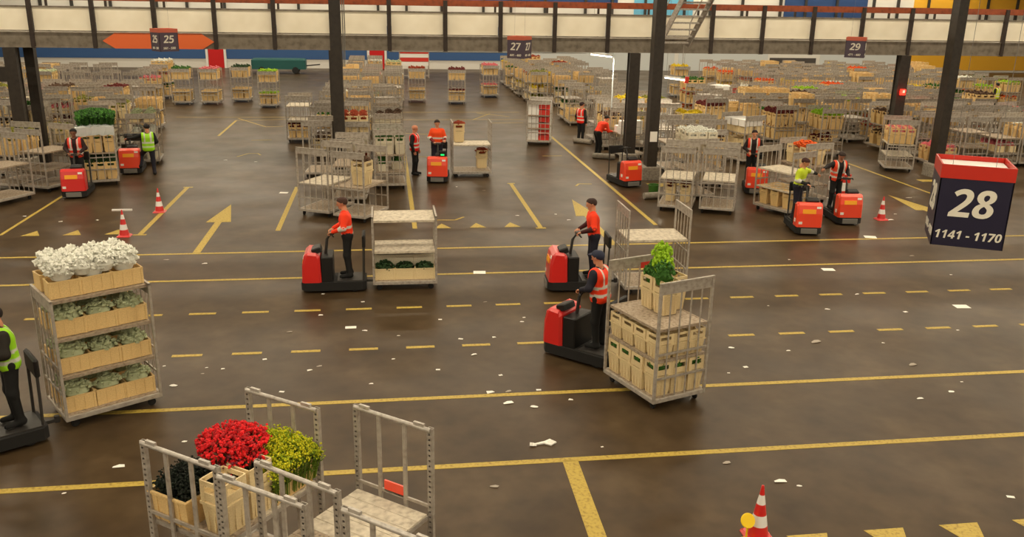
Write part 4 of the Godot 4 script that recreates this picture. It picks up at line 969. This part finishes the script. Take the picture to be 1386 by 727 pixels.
	truck("orange tow truck behind the empty trolleys and the yellow-green driver", Vector3(12.35, 0, -28.0), PI - 0.3, "orange_red")
	person("driver in dark clothes with orange straps behind empty trolleys", Vector3(12.35, 0.26, -28.4), PI - 0.3, "drive", {jacket = Color(0.12, 0.07, 0.08), legs = black, vest = Color(0.92, 0.28, 0.16), open = 0.08, hair = Color(0.14, 0.05, 0.05), cell = 0.022})
	person("distant worker in a yellow vest among the right-hand trolleys", Vector3(36.0, 0, -48.6), 0.4, "stand", {jacket = dark, legs = black, vest = Color(0.86, 0.92, 0.10), hair = Color(0.1, 0.08, 0.07), cell = 0.03})

func tier_extra(c: Node3D, y: float) -> void:
	for i in 2:
		for k in 4:
			put("flower_bunch", "white", Transform3D(c.transform.basis * Basis.from_scale(Vector3(1.5, 1.2, 1.3)), c.transform * Vector3((i - 0.5) * 0.42, y + 0.14, (k - 1.5) * 0.30)), "fluffy white flowers heaped on the four-tier trolley", "white flowers heaped on the four-tier trolley")

func dome_film() -> Mesh:
	var g := G.new(); var q := RandomNumberGenerator.new(); q.seed = 5
	var nx := 10; var nz := 8; var h := []
	for i in nx + 1:
		var row := []
		for k in nz + 1: row.append(Vector3((float(i) / nx - 0.5) * 1.15, q.randf_range(-0.02, 0.05) - (0.26 if k == nz else 0.0) - 0.12 * absf(float(i) / nx - 0.5), (float(k) / nz - 0.5) * 0.75))
		h.append(row)
	for i in nx:
		for k in nz:
			g.quad(h[i][k + 1], h[i + 1][k + 1], h[i + 1][k], h[i][k])
	return g.mesh()

func boxes(c: Node3D, ys: Array, where: String) -> void:
	for y in ys:
		for i in 2:
			for k in 3:
				for s in 2:
					var red := i == 1 and k == 2
					put("carton", "box_red" if red else "white", Transform3D(c.transform.basis * Basis.from_scale(Vector3(1, 0.78 if red else 1.0, 1)), c.transform * Vector3((i - 0.5) * 0.47, y + s * 0.262 - 0.0, (k - 1) * 0.40)), "%s box %s" % ["red" if red else "white", where], "%s boxes %s" % ["red" if red else "white", where])

# ---------------------------------------------------------------- parked trolleys
func far(label: String, group: String, x: float, z: float, turn: float, shelves: Array) -> Node3D:
	spots.append(Vector3(x, 1.0, z))
	return solo("trolley", far_cart_mesh(shelves), M.steel, label, "trolley", Vector3(x, 0, z), turn, group)

func stock_shelves(c: Node3D, shelves: Array, where: String, rich: float, tints: Array, cols: Array) -> String:
	var ys := [0.215]; var what := ""
	for y in shelves: ys.append(y + 0.016)
	for i in ys.size():
		if rng.randf() > (rich if i + 1 < ys.size() else minf(rich + 0.15, 1.0)): continue
		var room: float = (ys[i + 1] if i + 1 < ys.size() else 2.4) - ys[i]
		var fl: String = cols[rng.randi() % cols.size()] if rng.randf() < 0.65 else ""
		var tint: String = tints[rng.randi() % tints.size()]
		if room > 0.62: tier(c, "flower_bucket", ys[i], 3, 2 if i + 1 < ys.size() else 3, tint, where, fl, 0.0, 0.1)
		elif room > 0.30: tier(c, "flower_crate", ys[i], 2, 3, tint, where, fl if room > 0.45 else "", 0.0, 0.1)
		what = " with %s" % (fl.replace("_", " ") + " flowers" if fl else {tan = "tan containers", cream = "cream containers", pale_crate = "off-white containers"}[tint])
	return what if what else " without goods"

func block(where: String, group: String, xs: Array, z0: float, z1: float, dz: float, rich: float, tints: Array, cols: Array, keepout := []) -> void:
	var kinds := [[0.85], [0.78, 1.36], [1.1], [0.6, 1.15], [0.95, 1.6], []]
	var z := z0
	while z > z1:
		for x in xs:
			var px: float = x + rng.randf_range(-0.08, 0.08); var pz := z + rng.randf_range(-0.12, 0.12)
			var ok := rng.randf() < 0.88
			for k in keepout:
				if Vector2(px - k[0], pz - k[1]).length() < k[2]: ok = false
			for k in spots:
				if absf(px - k.x) < 0.13 + k.y and absf(pz - k.z) < 0.62 + k.y * 0.9: ok = false
			# stay inside what the view can take in
			var d := -pz * cos(0.1447) + px * sin(0.1447); var sx := (px * cos(0.1447) + pz * sin(0.1447)) / d
			if sx < -0.62 or sx > 0.62: ok = false
			if not ok: continue
			var sh: Array = kinds[rng.randi() % kinds.size()]
			var turn := rng.randf_range(-0.09, 0.09)
			var c: Node3D
			if d < 37.0: c = cart("", group, px, pz, turn, sh)
			else: c = far("", group, px, pz, turn, sh)
			var what := stock_shelves(c, sh, "on trolleys " + where, rich, tints, cols)
			c.set_meta("label", "%s trolley%s %s" % [["bare", "one-shelf", "two-shelf"][sh.size()], what, where])
		z -= dz

func build_rows() -> void:
	var c: Node3D
	# single trolleys that stand out
	c = cart("empty pale-shelved trolley at the front of the middle row", "", -1.78, -25.95, -0.5, [0.95], 2.0, true)
	c = cart("grey trolley holding one bucket of brown flowers", "", -0.76, -25.25, -0.5, [0.98], 2.0)
	var xf := Transform3D(c.transform.basis.scaled(Vector3(1.5, 1.2, 1.5)), c.transform * Vector3(0.15, 1.01, 0.15))
	put("flower_bucket", "cream", xf, "large cream bucket of brown flowers on the grey trolley", "")
	put("flower_bunch", "brown", Transform3D(Basis.from_scale(Vector3(1.6, 0.9, 1.6)), xf.origin + Vector3(0, 0.66, 0)), "brown seed-head flowers in the large cream bucket", "")
	c = cart("empty trolley with dark red crates beside the aisle line", "", 8.9, -25.8, -0.42, [1.02], 2.0, true)
	tier(c, "flower_bucket", 0.218, 2, 1, "cream", "at the foot of the aisle-line trolley", "dark_red", 0.05)
	cart("empty trolley next to the dark red crates", "", 10.08, -25.42, -0.42, [1.02], 2.0, true)
	c = cart("empty brown-tinged trolley at the left aisle mouth", "", -11.5, -27.95, -0.5, [1.1], 2.0)
	cart("second empty trolley behind the left aisle mouth", "", -10.75, -29.9, -0.45, [0.7, 1.25], 2.0)
	c = cart("trolley of tan buckets with olive plants by the walkway support", "", -11.9, -30.3, -0.3, [0.65, 1.1], 2.0)
	tier(c, "flower_bucket", 1.116, 3, 3, "tan", "on the olive plants trolley", "olive", 0.05)
	c = cart("trolley of tan crates beside dark walkway support", "", -13.6, -31.6, -0.2, [0.8, 1.4], 2.0)
	tier(c, "flower_crate", 1.416, 2, 3, "tan", "beside the dark walkway support"); tier(c, "flower_crate", 0.816, 2, 3, "tan", "lower beside the dark walkway support")
	for q in [[-11.42, -53.2, "trolley with pale buckets at the left of the back row", "tan", "green"], [-9.85, -53.2, "trolley with pink goods in the back row", "tan", "pink"], [-8.35, -54.6, "trolley with two bucket tiers in the back row", "tan", "deep_green"], [-6.45, -51.8, "trolley with three bucket tiers ending the back row", "cream", "lime"], [1.93, -54.5, "lone trolley of buckets nearest the red door", "tan", "rust"], [4.26, -53.6, "lone trolley with off-white crates in the far aisle", "pale_crate", "dark_red"], [6.65, -57.2, "lone trolley with salmon flowers in the far aisle", "pale_crate", "pink"], [19.3, -57.4, "lone trolley below the tilted tube lamp", "tan", "yellow"]]:
		c = far(q[2], "", q[0], q[1], rng.randf_range(-0.06, 0.06), [0.72, 1.4])
		tier(c, "flower_bucket", 0.215, 3, 2, q[3], "low on the " + q[2], "" if q[3] == "tan" else q[4])
		tier(c, "flower_bucket", 1.416, 3, 2, q[3], "high on the " + q[2], q[4], 0.02)
	c = cart("trolley of tan buckets beside the middle row", "", -3.7, -39.5, 0.0, [0.9, 1.55], 2.0, true)
	tier(c, "flower_bucket", 0.218, 3, 3, "tan", "on the trolley beside the middle row", "dark_red", -0.02)
	c = cart("trolley of tall tan buckets before the concrete plinth", "", 19.62, -31.6, -0.35, [0.62, 1.05], 2.0, true)
	tier(c, "flower_bucket", 1.08, 3, 3, "tan", "on the trolley before the concrete plinth", "pink", -0.06)
	c = cart("trolley of lime-topped tan buckets by the walkway support", "", 18.3, -35.0, 0.0, [0.62, 1.12], 2.0)
	tier(c, "flower_bucket", 1.14, 3, 3, "tan", "on the lime flower trolley", "lime", 0.06)
	tier(c, "flower_bucket", 0.218, 3, 2, "tan", "low on the lime flower trolley", "dark_red", 0, 0.3)
	for q in [[16.75, -36.2], [14.6, -38.8]]:
		c = cart("trolley heaped with dark red plants" + (" beside lime flowers" if q[0] > 16 else " behind the cream boxes"), "", q[0], q[1], 0.1, [0.55, 1.05], 2.0)
		var w := "on the dark red plants trolley" + (" beside lime flowers" if q[0] > 16 else " behind cream boxes")
		tier(c, "flower_bucket", 0.57, 3, 3, "tan", "low " + w, "dark_red", 0.0)
		tier(c, "flower_bucket", 1.07, 3, 3, "tan", w, "dark_red", 0.1)
	c = cart("trolley with cream crates under white boxes", "", 14.1, -33.6, 0.35, [0.7, 1.2], 1.9)
	tier(c, "flower_crate", 0.72, 2, 3, "cream", "low under the white boxes"); tier(c, "flower_crate", 1.22, 2, 3, "cream", "under the white boxes")
	for i in 6:
		put("carton", "white", Transform3D(c.transform.basis, c.transform * Vector3((i % 2 - 0.5) * 0.48, 1.48, (i / 2 - 1) * 0.42)), "white box on the cream crates trolley", "white boxes on the cream crates trolley")
	# packed blocks
	var tan := ["tan", "cream", "tan"]; var mixed := ["tan", "cream", "pale_crate"]
	block("in the left block below the orange arrow board", "trolleys of the left block", [-10.9, -12.15, -13.4, -14.65, -15.9, -17.15, -18.4], -36.2, -47.0, 2.3, 0.75, mixed, ["olive", "pink", "dark_red", "green", "brown", "white"], [[-12.6, -34.0, 1.3], [-11.9, -30.3, 1.2], [-13.6, -31.6, 1.2]])
	block("beyond the left cross aisle by the blue wall", "trolleys by the blue wall", [-13.2, -14.8, -16.4, -18.0, -19.6, -21.2, -22.8, -24.4], -51.0, -57.5, 2.6, 0.75, tan, ["pink", "green", "white", "pale_green"])
	block("in the middle row around the steel column", "trolleys of the middle row", [-2.35, -1.15, 0.05], -27.6, -46.0, 2.0, 0.5, mixed, ["brown", "white", "rust", "green"], [[-1.55, -30.3, 0.95], [-1.75, -33.0, 0.95], [-1.78, -25.95, 1.25], [-0.76, -25.25, 1.3], [-3.7, -39.5, 1.2]])
	block("in the far middle row before the red door", "trolleys of the far middle row", [-1.9, -0.7, 0.5], -51.5, -66, 2.6, 0.6, mixed, ["white", "pink", "pale_green"])
	block("in the row behind the unmanned tow truck", "trolleys behind the unmanned truck", [9.6, 10.75, 11.9], -31.8, -34.0, 1.8, 0.5, tan, ["yellow", "brown"], [[9.3, -33.0, 1.2], [9.35, -30.3, 1.2], [9.75, -35, 1.4]])
	block("in the right aisle row beside the orange workers", "trolleys beside the orange workers", [9.6, 10.75, 11.9], -37.0, -47.0, 1.85, 0.6, tan, ["yellow", "brown", "green", "olive"])
	block("in the row behind the empty trolleys", "trolleys behind the empty ones", [9.9, 11.05], -27.4, -29.5, 1.8, 0.4, mixed, ["brown", "white"], [[9.35, -30.3, 1.3]])
	block("in the far right aisle row before the pale wall", "trolleys before the pale wall", [9.0, 10.4, 11.8, 13.2], -52.5, -67, 2.6, 0.75, tan, ["green", "yellow", "olive", "rust"])
	block("in the right block around the 29 sign", "trolleys around the 29 sign", [16.2, 17.5, 18.8, 20.1, 21.4, 22.7, 24.0, 25.3, 26.6, 27.9], -38.8, -47.5, 2.3, 0.6, mixed, ["brown", "red", "lime", "green", "orange"], [[17.7, -45.3, 1.6], [18.6, -43.8, 1.4], [14.6, -38.8, 1.2], [16.75, -36.2, 1.3], [18.3, -35.0, 1.3]])
	block("on the right behind the plinth column", "trolleys behind the plinth column", [21.9, 23.1, 24.3, 25.5, 26.7, 27.9], -32.4, -37.5, 1.95, 0.45, mixed, ["pink", "brown", "white", "magenta_"].slice(0, 3), [[20.45, -30.3, 1.2]])
	block("far right before the yellow wall", "trolleys before the yellow wall", [23.6, 25.2, 26.8, 28.4, 30.0, 31.6, 33.2, 34.8, 36.4, 38.0], -50.5, -64, 3.2, 0.75, tan, ["lime", "orange", "green", "yellow", "white"], [[36.0, -48.6, 1.6]])

func fg_cart(label: String, x: float, z: float, turn: float, shelf: float, H := 2.0) -> Node3D:
	# foreground trolley: perforated corner posts, round top rails, plank shelf
	var t := thing("trolley", label, "trolley", Vector3(x, 0, z), turn)
	part(t, "base_frame", keep("cart_base", func(): var g := G.new(); base_shape(g); return g.mesh()), M.steel)
	for i in 4:
		part(t, "deck_board", keep("deck_board", func(): return G.new().box(Vector3.ZERO, Vector3((CW - 0.1) / 4 - 0.006, 0.022, CL - 0.1)).mesh()), M.board, Vector3((CW - 0.1) / 4 * (i - 1.5), 0.205, 0))
		part(t, "caster", keep("caster", caster_mesh), M.rubber, Vector3((CW * 0.5 - 0.1) * (1 if i % 2 else -1), 0, (CL * 0.5 - 0.14) * (1 if i > 1 else -1)))
	for s in [-1, 1]:
		var e := part(t, "end_frame", keep("fg_end%s" % s, func():
			var g := G.new(); var zz: float = s * (CL * 0.5)
			g.tube([Vector3(-CW * 0.5 + 0.02, H - 0.02, zz), Vector3(CW * 0.5 - 0.02, H - 0.02, zz)], 0.024, 10)
			for xx in [-1, 1]:
				g.box(Vector3(xx * 0.36, H + 0.008, zz), Vector3(0.13, 0.05, 0.03))
			return g.mesh()), M.steel_bright)
		part(e, "cross_rail", keep("fg_cross", func(): return G.new().box(Vector3.ZERO, Vector3(CW - 0.08, 0.035, 0.02)).mesh()), M.steel, Vector3(0, shelf + 0.10, s * (CL * 0.5)))
		for xx in [-1, 1]:
			part(e, "perforated_post", keep("fg_post", func():
				var g := G.new(); var h := H - 0.2
				g.box(Vector3(-0.021, 0.2 + h * 0.5, 0), Vector3(0.016, h, 0.008)); g.box(Vector3(0.021, 0.2 + h * 0.5, 0), Vector3(0.016, h, 0.008))
				var y := 0.22
				while y < H - 0.03:
					g.box(Vector3(0, y, 0), Vector3(0.03, 0.036, 0.008)); y += 0.06
				g.box(Vector3(-0.029, 0.2 + h * 0.5, -0.018), Vector3(0.006, h, 0.044)); g.box(Vector3(0.029, 0.2 + h * 0.5, -0.018), Vector3(0.006, h, 0.044)); g.box(Vector3(0, 0.2 + h * 0.5, -0.038), Vector3(0.056, h, 0.005))
				return g.mesh()), M.steel, Vector3(xx * (CW * 0.5 - 0.03), 0, s * CL * 0.5))
			part(e, "bar", keep("fg_bar", func(): return G.new().box(Vector3.ZERO, Vector3(0.045, H - 0.24, 0.022)).mesh()), M.steel, Vector3(xx * 0.17, (H - 0.24) * 0.5 + 0.2, s * CL * 0.5))
	if shelf > 0:
		var sh := part(t, "shelf_frame", keep("fg_shelf%s" % shelf, func():
			var g := G.new()
			for q in [-1, 1]:
				g.box(Vector3(q * (CW * 0.5 - 0.07), shelf - 0.03, 0), Vector3(0.05, 0.05, CL - 0.05)); g.box(Vector3(0, shelf - 0.03, q * (CL * 0.5 - 0.05)), Vector3(CW - 0.19, 0.05, 0.04))
			return g.mesh()), M.steel)
		for i in 8:
			part(sh, "plank", keep("fg_plank", func(): return G.new().cham(Vector3.ZERO, Vector3(CW - 0.10, 0.022, CL / 8 - 0.012), 0.004).mesh()), M.board_pale if i < 5 else M.board, Vector3(0, shelf + 0.006, (i - 3.5) * (CL - 0.06) / 8))
	return t

func flower_mass(label: String, cat: String, at: Transform3D, n: int, half: Vector2, base: float, top: float, head: Array, leaf: Color, s: float, seed_: int, spread := 0.1) -> Node3D:
	# a bunch of single stems: upright leafy stalks with small heads
	var t := thing("flower_bunch", label, cat, at.origin); t.basis = at.basis
	var q := RandomNumberGenerator.new(); q.seed = seed_
	var a := G.new(); var b := G.new()
	for i in n:
		var u := Vector2(q.randf_range(-1, 1), q.randf_range(-1, 1))
		if half.x == half.y and u.length() > 1.0: u = u.normalized() * q.randf()
		var p := Vector3(u.x * half.x, base, u.y * half.y)
		var h := top * (1.0 - 0.16 * u.length_squared()) + q.randf_range(-0.05, 0.05)
		var e := Vector3(p.x * (1.0 + spread * 3.0), h, p.z * (1.0 + spread * 3.0)) + Vector3(q.randf_range(-0.02, 0.02), 0, q.randf_range(-0.02, 0.02))
		var d := (e - p)
		a.col = lin(leaf) * q.randf_range(0.7, 1.3)
		a.bar(p, e, 0.006)
		for k in 4:
			var w := p + d * q.randf_range(0.35, 0.95); var t2 := q.randf() * TAU; var o := Vector3(cos(t2), 0.5, sin(t2)) * 0.05; var sd := Vector3(-sin(t2), 0, cos(t2)) * 0.014
			a.tri(w - sd * 0.3, w + o * 0.6 + sd, w + o * 1.3); a.tri(w - sd * 0.3, w + o * 1.3, w + o * 0.6 - sd)
		b.col = lin(head[q.randi() % head.size()])
		for k in (7 if s < 0.02 else 3):
			var o := Vector3(q.randf_range(-1, 1), q.randf_range(-1.4 if s < 0.02 else -0.3, 1.0), q.randf_range(-1, 1)) * (0.045 if s < 0.02 else 0.03)
			var oc := G.new(); oc.col = b.col
			b.add(oc.octa(Vector3.ZERO, s * q.randf_range(0.7, 1.25), 0.7 if s > 0.02 else 1.6), Transform3D(Basis.from_euler(Vector3(q.randf(), q.randf() * 3, q.randf())), e + o))
	var fo := part(t, "foliage", a.mesh(), M.mixed); fo.set_meta("kind", "stuff")
	var bl := part(t, "blooms", b.mesh(), M.mixed); bl.set_meta("kind", "stuff")
	return t

func build_small() -> void:
	# foreground trolleys at the foot of the view
	var p := fg_cart("foreground trolley holding red and yellow-green flowers", -1.62, -8.39, -0.637, 1.13)
	var q := fg_cart("foreground trolley with empty plank shelf and orange tag", -0.46, -7.845, -0.68, 1.0)
	fg_cart("empty foreground trolley in front of the red flowers", -1.60, -6.53, -0.63, 0.95)
	fg_cart("foreground trolley in front of the empty plank shelf", -0.50, -5.86, -0.68, 0.95)
	part(q, "orange_tag", G.new().box(Vector3(0.02, 1.16, -CL * 0.5 - 0.0), Vector3(0.26, 0.13, 0.02)).mesh(), M.orange_red)
	# crates with plants on the first one (local z towards the viewer)
	var tx := p.transform
	var mk := func():
		var g := G.new(); g.frustum(Vector3.ZERO, Vector2(0.46, 0.50), Vector2(0.48, 0.52), 0.02)
		for s in [-1, 1]:
			g.box(Vector3(0, 0.15, s * 0.27), Vector3(0.52, 0.30, 0.016), Basis(Vector3.RIGHT, s * 0.06)); g.box(Vector3(s * 0.245, 0.15, 0), Vector3(0.016, 0.30, 0.55), Basis(Vector3(0, 0, 1), -s * 0.06))
			g.box(Vector3(0, 0.295, s * 0.284), Vector3(0.55, 0.024, 0.03)); g.box(Vector3(s * 0.258, 0.295, 0), Vector3(0.03, 0.024, 0.56))
			for k in [-0.15, 0.0, 0.15]: g.box(Vector3(k, 0.14, s * 0.282), Vector3(0.02, 0.26, 0.014))
		return g.mesh()
	var crate := keep("wide_crate", mk)
	solo("flower_crate", crate, M.tan, "wide tan crate holding the yellow-green flowers", "crate", tx * Vector3(0.20, 1.15, -0.36), -0.637)
	solo("flower_crate", crate, M.tan, "tan crate holding dark needle plants", "crate", tx * Vector3(-0.24, 1.15, 0.40), -0.637)
	var bk := solo("flower_bucket", bucket_mesh(true), M.cream, "cream bucket holding the red chrysanthemums", "bucket", tx * Vector3(-0.05, 1.15, -0.05), -0.637); part(bk, "collar", collar_mesh(), M.cream)
	for i in 2:
		var b := solo("flower_bucket", bucket_mesh(true), M.cream, "empty cream bucket beside the red chrysanthemums", "bucket", tx * Vector3([0.30, 0.30, 0.05][i], 1.15, [0.10, 0.45, 0.48][i]), -0.637, "empty buckets on the foreground trolley"); part(b, "collar", collar_mesh(), M.cream)
	var B := tx.basis
	flower_mass("bushy yellow-green flowers filling the wide tan crate", "flowers", Transform3D(B, tx * Vector3(0.16, 1.2, -0.36)), 760, Vector2(0.33, 0.30), 0.0, 0.46, [Color(0.80, 0.78, 0.08), Color(0.70, 0.74, 0.10), Color(0.86, 0.84, 0.16), Color(0.58, 0.66, 0.10)], Color(0.38, 0.48, 0.10), 0.011, 3, 0.06)
	flower_mass("bright red chrysanthemums standing in a cream bucket", "flowers", Transform3D(B, tx * Vector3(-0.05, 1.2, -0.05)), 330, Vector2(0.19, 0.19), 0.0, 0.66, [Color(0.80, 0.04, 0.06), Color(0.90, 0.08, 0.09), Color(0.66, 0.04, 0.06)], Color(0.42, 0.27, 0.17), 0.022, 4, 0.30)
	flower_mass("red chrysanthemums leaning beside the taller red bunch", "flowers", Transform3D(B, tx * Vector3(0.16, 1.2, 0.05)), 110, Vector2(0.13, 0.13), 0.2, 0.56, [Color(0.80, 0.05, 0.07), Color(0.42, 0.05, 0.14), Color(0.88, 0.07, 0.08)], Color(0.16, 0.22, 0.10), 0.022, 9, 0.25)
	flower_mass("dark needle plants in the tan foreground crate", "plants", Transform3D(B, tx * Vector3(-0.24, 1.2, 0.40)), 260, Vector2(0.2, 0.21), 0.0, 0.40, [Color(0.06, 0.10, 0.06), Color(0.08, 0.13, 0.07)], Color(0.05, 0.09, 0.05), 0.013, 5, 0.04)
	# cones
	cone("traffic cone standing on the pale lane line", -6.61, -26.3)
	var t2 := cone("traffic cone with a white bar across its tip", -6.88, -23.6)
	part(t2, "white_bar", G.new().box(Vector3(0.0, 0.69, -0.05), Vector3(0.5, 0.04, 0.06)).mesh(), M.white)
	cone("traffic cone beside the black-clad driver's truck", 14.61, -23.85)
	cone("traffic cone beside the yellow disc", 4.33, -8.72)
	solo("yellow_disc", G.new().lathe([Vector2(0, -0.012), Vector2(0.085, -0.012), Vector2(0.09, 0), Vector2(0.085, 0.012), Vector2(0, 0.012)], 24, Transform3D(Basis(Vector3.RIGHT, 1.05), Vector3(0, 0.30, 0))).tube([Vector3(0, 0.0, 0.0), Vector3(0, 0.30, 0)], 0.012, 8).lathe([Vector2(0.09, 0), Vector2(0.09, 0.02), Vector2(0, 0.025)], 16).mesh(), M.yellow, "round yellow disc on a short stand beside the cone", "marker", Vector3(4.14, 0, -8.62))
	# floor guard rolls and oddments along the right row
	for i in 3:
		var s: Array = [[8.31, -38.5, 8.95, -37.9], [8.25, -34.55, 9.08, -34.2], [8.2, -27.0, 9.08, -27.15]][i]
		solo("guard_roll", G.new().tube([Vector3(s[0], 0.11, s[1]), Vector3((s[0] + s[2]) / 2, 0.112, (s[1] + s[3]) / 2), Vector3(s[2], 0.11, s[3])], 0.11, 14).mesh(), M.concrete, ["pale guard roll at the feet of the standing orange worker", "pale guard roll at the feet of the leaning worker", "pale guard roll before the green bin"][i], "floor guard")
	var bn := solo("green_bin", G.new().lathe([Vector2(0.0, 0), Vector2(0.16, 0), Vector2(0.19, 0.30), Vector2(0.2, 0.30), Vector2(0.2, 0.33), Vector2(0.17, 0.33), Vector2(0.15, 0.05), Vector2(0, 0.05)], 18).mesh(), M.green_bin, "small green bin beside the unmanned tow truck", "bin", Vector3(8.75, 0, -27.75))
	bn.name = numbered("waste_bin")
	var cb := thing("freight_wagon", "dark teal low wagon parked far behind the back row", "wagon", Vector3(-8.3, 0, -74))
	part(cb, "body", G.new().cham(Vector3(0, 0.75, 0), Vector3(4.2, 0.8, 1.4), 0.1).mesh(), M.teal); part(cb, "drawbar", G.new().tube([Vector3(2.1, 0.6, 0), Vector3(3.2, 0.7, 0)], 0.05, 8).mesh(), M.dark_grey)
	for i in 4: part(cb, "wheel", keep("wagon_wheel", func(): return G.new().lathe([Vector2(0, -0.08), Vector2(0.26, -0.08), Vector2(0.28, 0), Vector2(0.26, 0.08), Vector2(0, 0.08)], 16, Transform3D(Basis(Vector3.RIGHT, PI / 2), Vector3(0, 0.28, 0))).mesh()), M.black, Vector3(-1.3 + (i % 2) * 2.6, 0, -0.55 if i < 2 else 0.62))
	var rk := thing("striped_rack", "tall rack of white and red striped crates by the door", "rack", Vector3(2.3, 0, -70.5))
	for i in 6: part(rk, "striped_tray", keep("tray%d" % (i % 2), func(): return G.new().box(Vector3.ZERO, Vector3(2.2, 0.28, 1.0)).mesh()), M.white if i % 2 == 0 else M.box_red, Vector3(0, 1.1 + i * 0.3, 0))
	part(rk, "frame", G.new().box(Vector3(-1.12, 1.4, 0.5), Vector3(0.06, 2.8, 0.06)).box(Vector3(1.12, 1.4, 0.5), Vector3(0.06, 2.8, 0.06)).box(Vector3(0, 0.2, 0.5), Vector3(2.2, 0.1, 0.06)).box(Vector3(-1.12, 1.4, -0.5), Vector3(0.06, 2.8, 0.06)).box(Vector3(1.12, 1.4, -0.5), Vector3(0.06, 2.8, 0.06)).mesh(), M.steel)
	# paper litter
	var sheets := []
	for v in 6:
		var g := G.new(); var r := RandomNumberGenerator.new(); r.seed = 40 + v
		var ring := []
		var m := 4 if v < 3 else 6
		for i in m:
			var a := TAU * (i + 0.5) / m + (r.randf_range(-0.25, 0.25) if v >= 2 else 0.0); var d := 0.5 * (1.0 if v < 2 else r.randf_range(0.65, 1.1))
			ring.append(Vector3(cos(a) * d * 1.15, r.randf_range(0.02, 0.10) if v >= 2 else 0.02, sin(a) * d * 0.75))
		var ctr := Vector3(0, 0.11 if v >= 2 else 0.03, 0)
		for i in m:
			var a2: Vector3 = ring[i]; var b2: Vector3 = ring[(i + 1) % m]
			g.tri(ctr, b2, a2); g.tri(a2 - Vector3(0, 0.02, 0), b2 - Vector3(0, 0.02, 0), ctr - Vector3(0, 0.02, 0)); g.quad(a2, b2, b2 - Vector3(0, 0.02, 0), a2 - Vector3(0, 0.02, 0))
		sheets.append(g.mesh())
	for i in LITTER.size():
		var l: Array = LITTER[i]; var big: bool = l[2] > 0.22
		var o := solo("paper_sheet" if big else "paper_scrap", sheets[i % 2 if big else i % 6], M.paper if i % 6 != 3 else M.paper_grey, "white paper sheet lying flat on the dark road" if big else "small pale paper scrap littering the dark floor", "paper", Vector3(l[0], 0.002, l[1]), rng.randf() * 0.8 - 0.4, "paper sheets on the road" if big else "paper scraps on the floor")
		o.scale = Vector3(l[2], minf(l[2], 0.2), l[2] * rng.randf_range(0.8, 1.2))
	var cr := G.new()
	for s in [[Vector3(-0.17, 0.03, 0.03), 0.045], [Vector3(-0.13, 0.025, 0.05), 0.03]]: cr.add(G.new().octa(Vector3.ZERO, s[1], 0.6), Transform3D(Basis.from_euler(Vector3(0.3, 0.5, 0.2)), s[0]))
	cr.prism([Vector2(-0.16, -0.03), Vector2(0.02, -0.015), Vector2(0.10, -0.09), Vector2(0.20, -0.02), Vector2(0.13, 0.09), Vector2(0.04, 0.04), Vector2(-0.14, 0.0)], 0.0, 0.02, Transform3D(Basis(Vector3.RIGHT, -PI / 2), Vector3(0, 0.004, 0)))
	cr.octa(Vector3(0.12, 0.03, 0.0), 0.06, 0.5)
	solo("crumpled_wrapper", cr.mesh(), M.paper, "long crumpled white wrapper on the near lane", "paper", Vector3(2.14, 0, -11.28), 0.1)
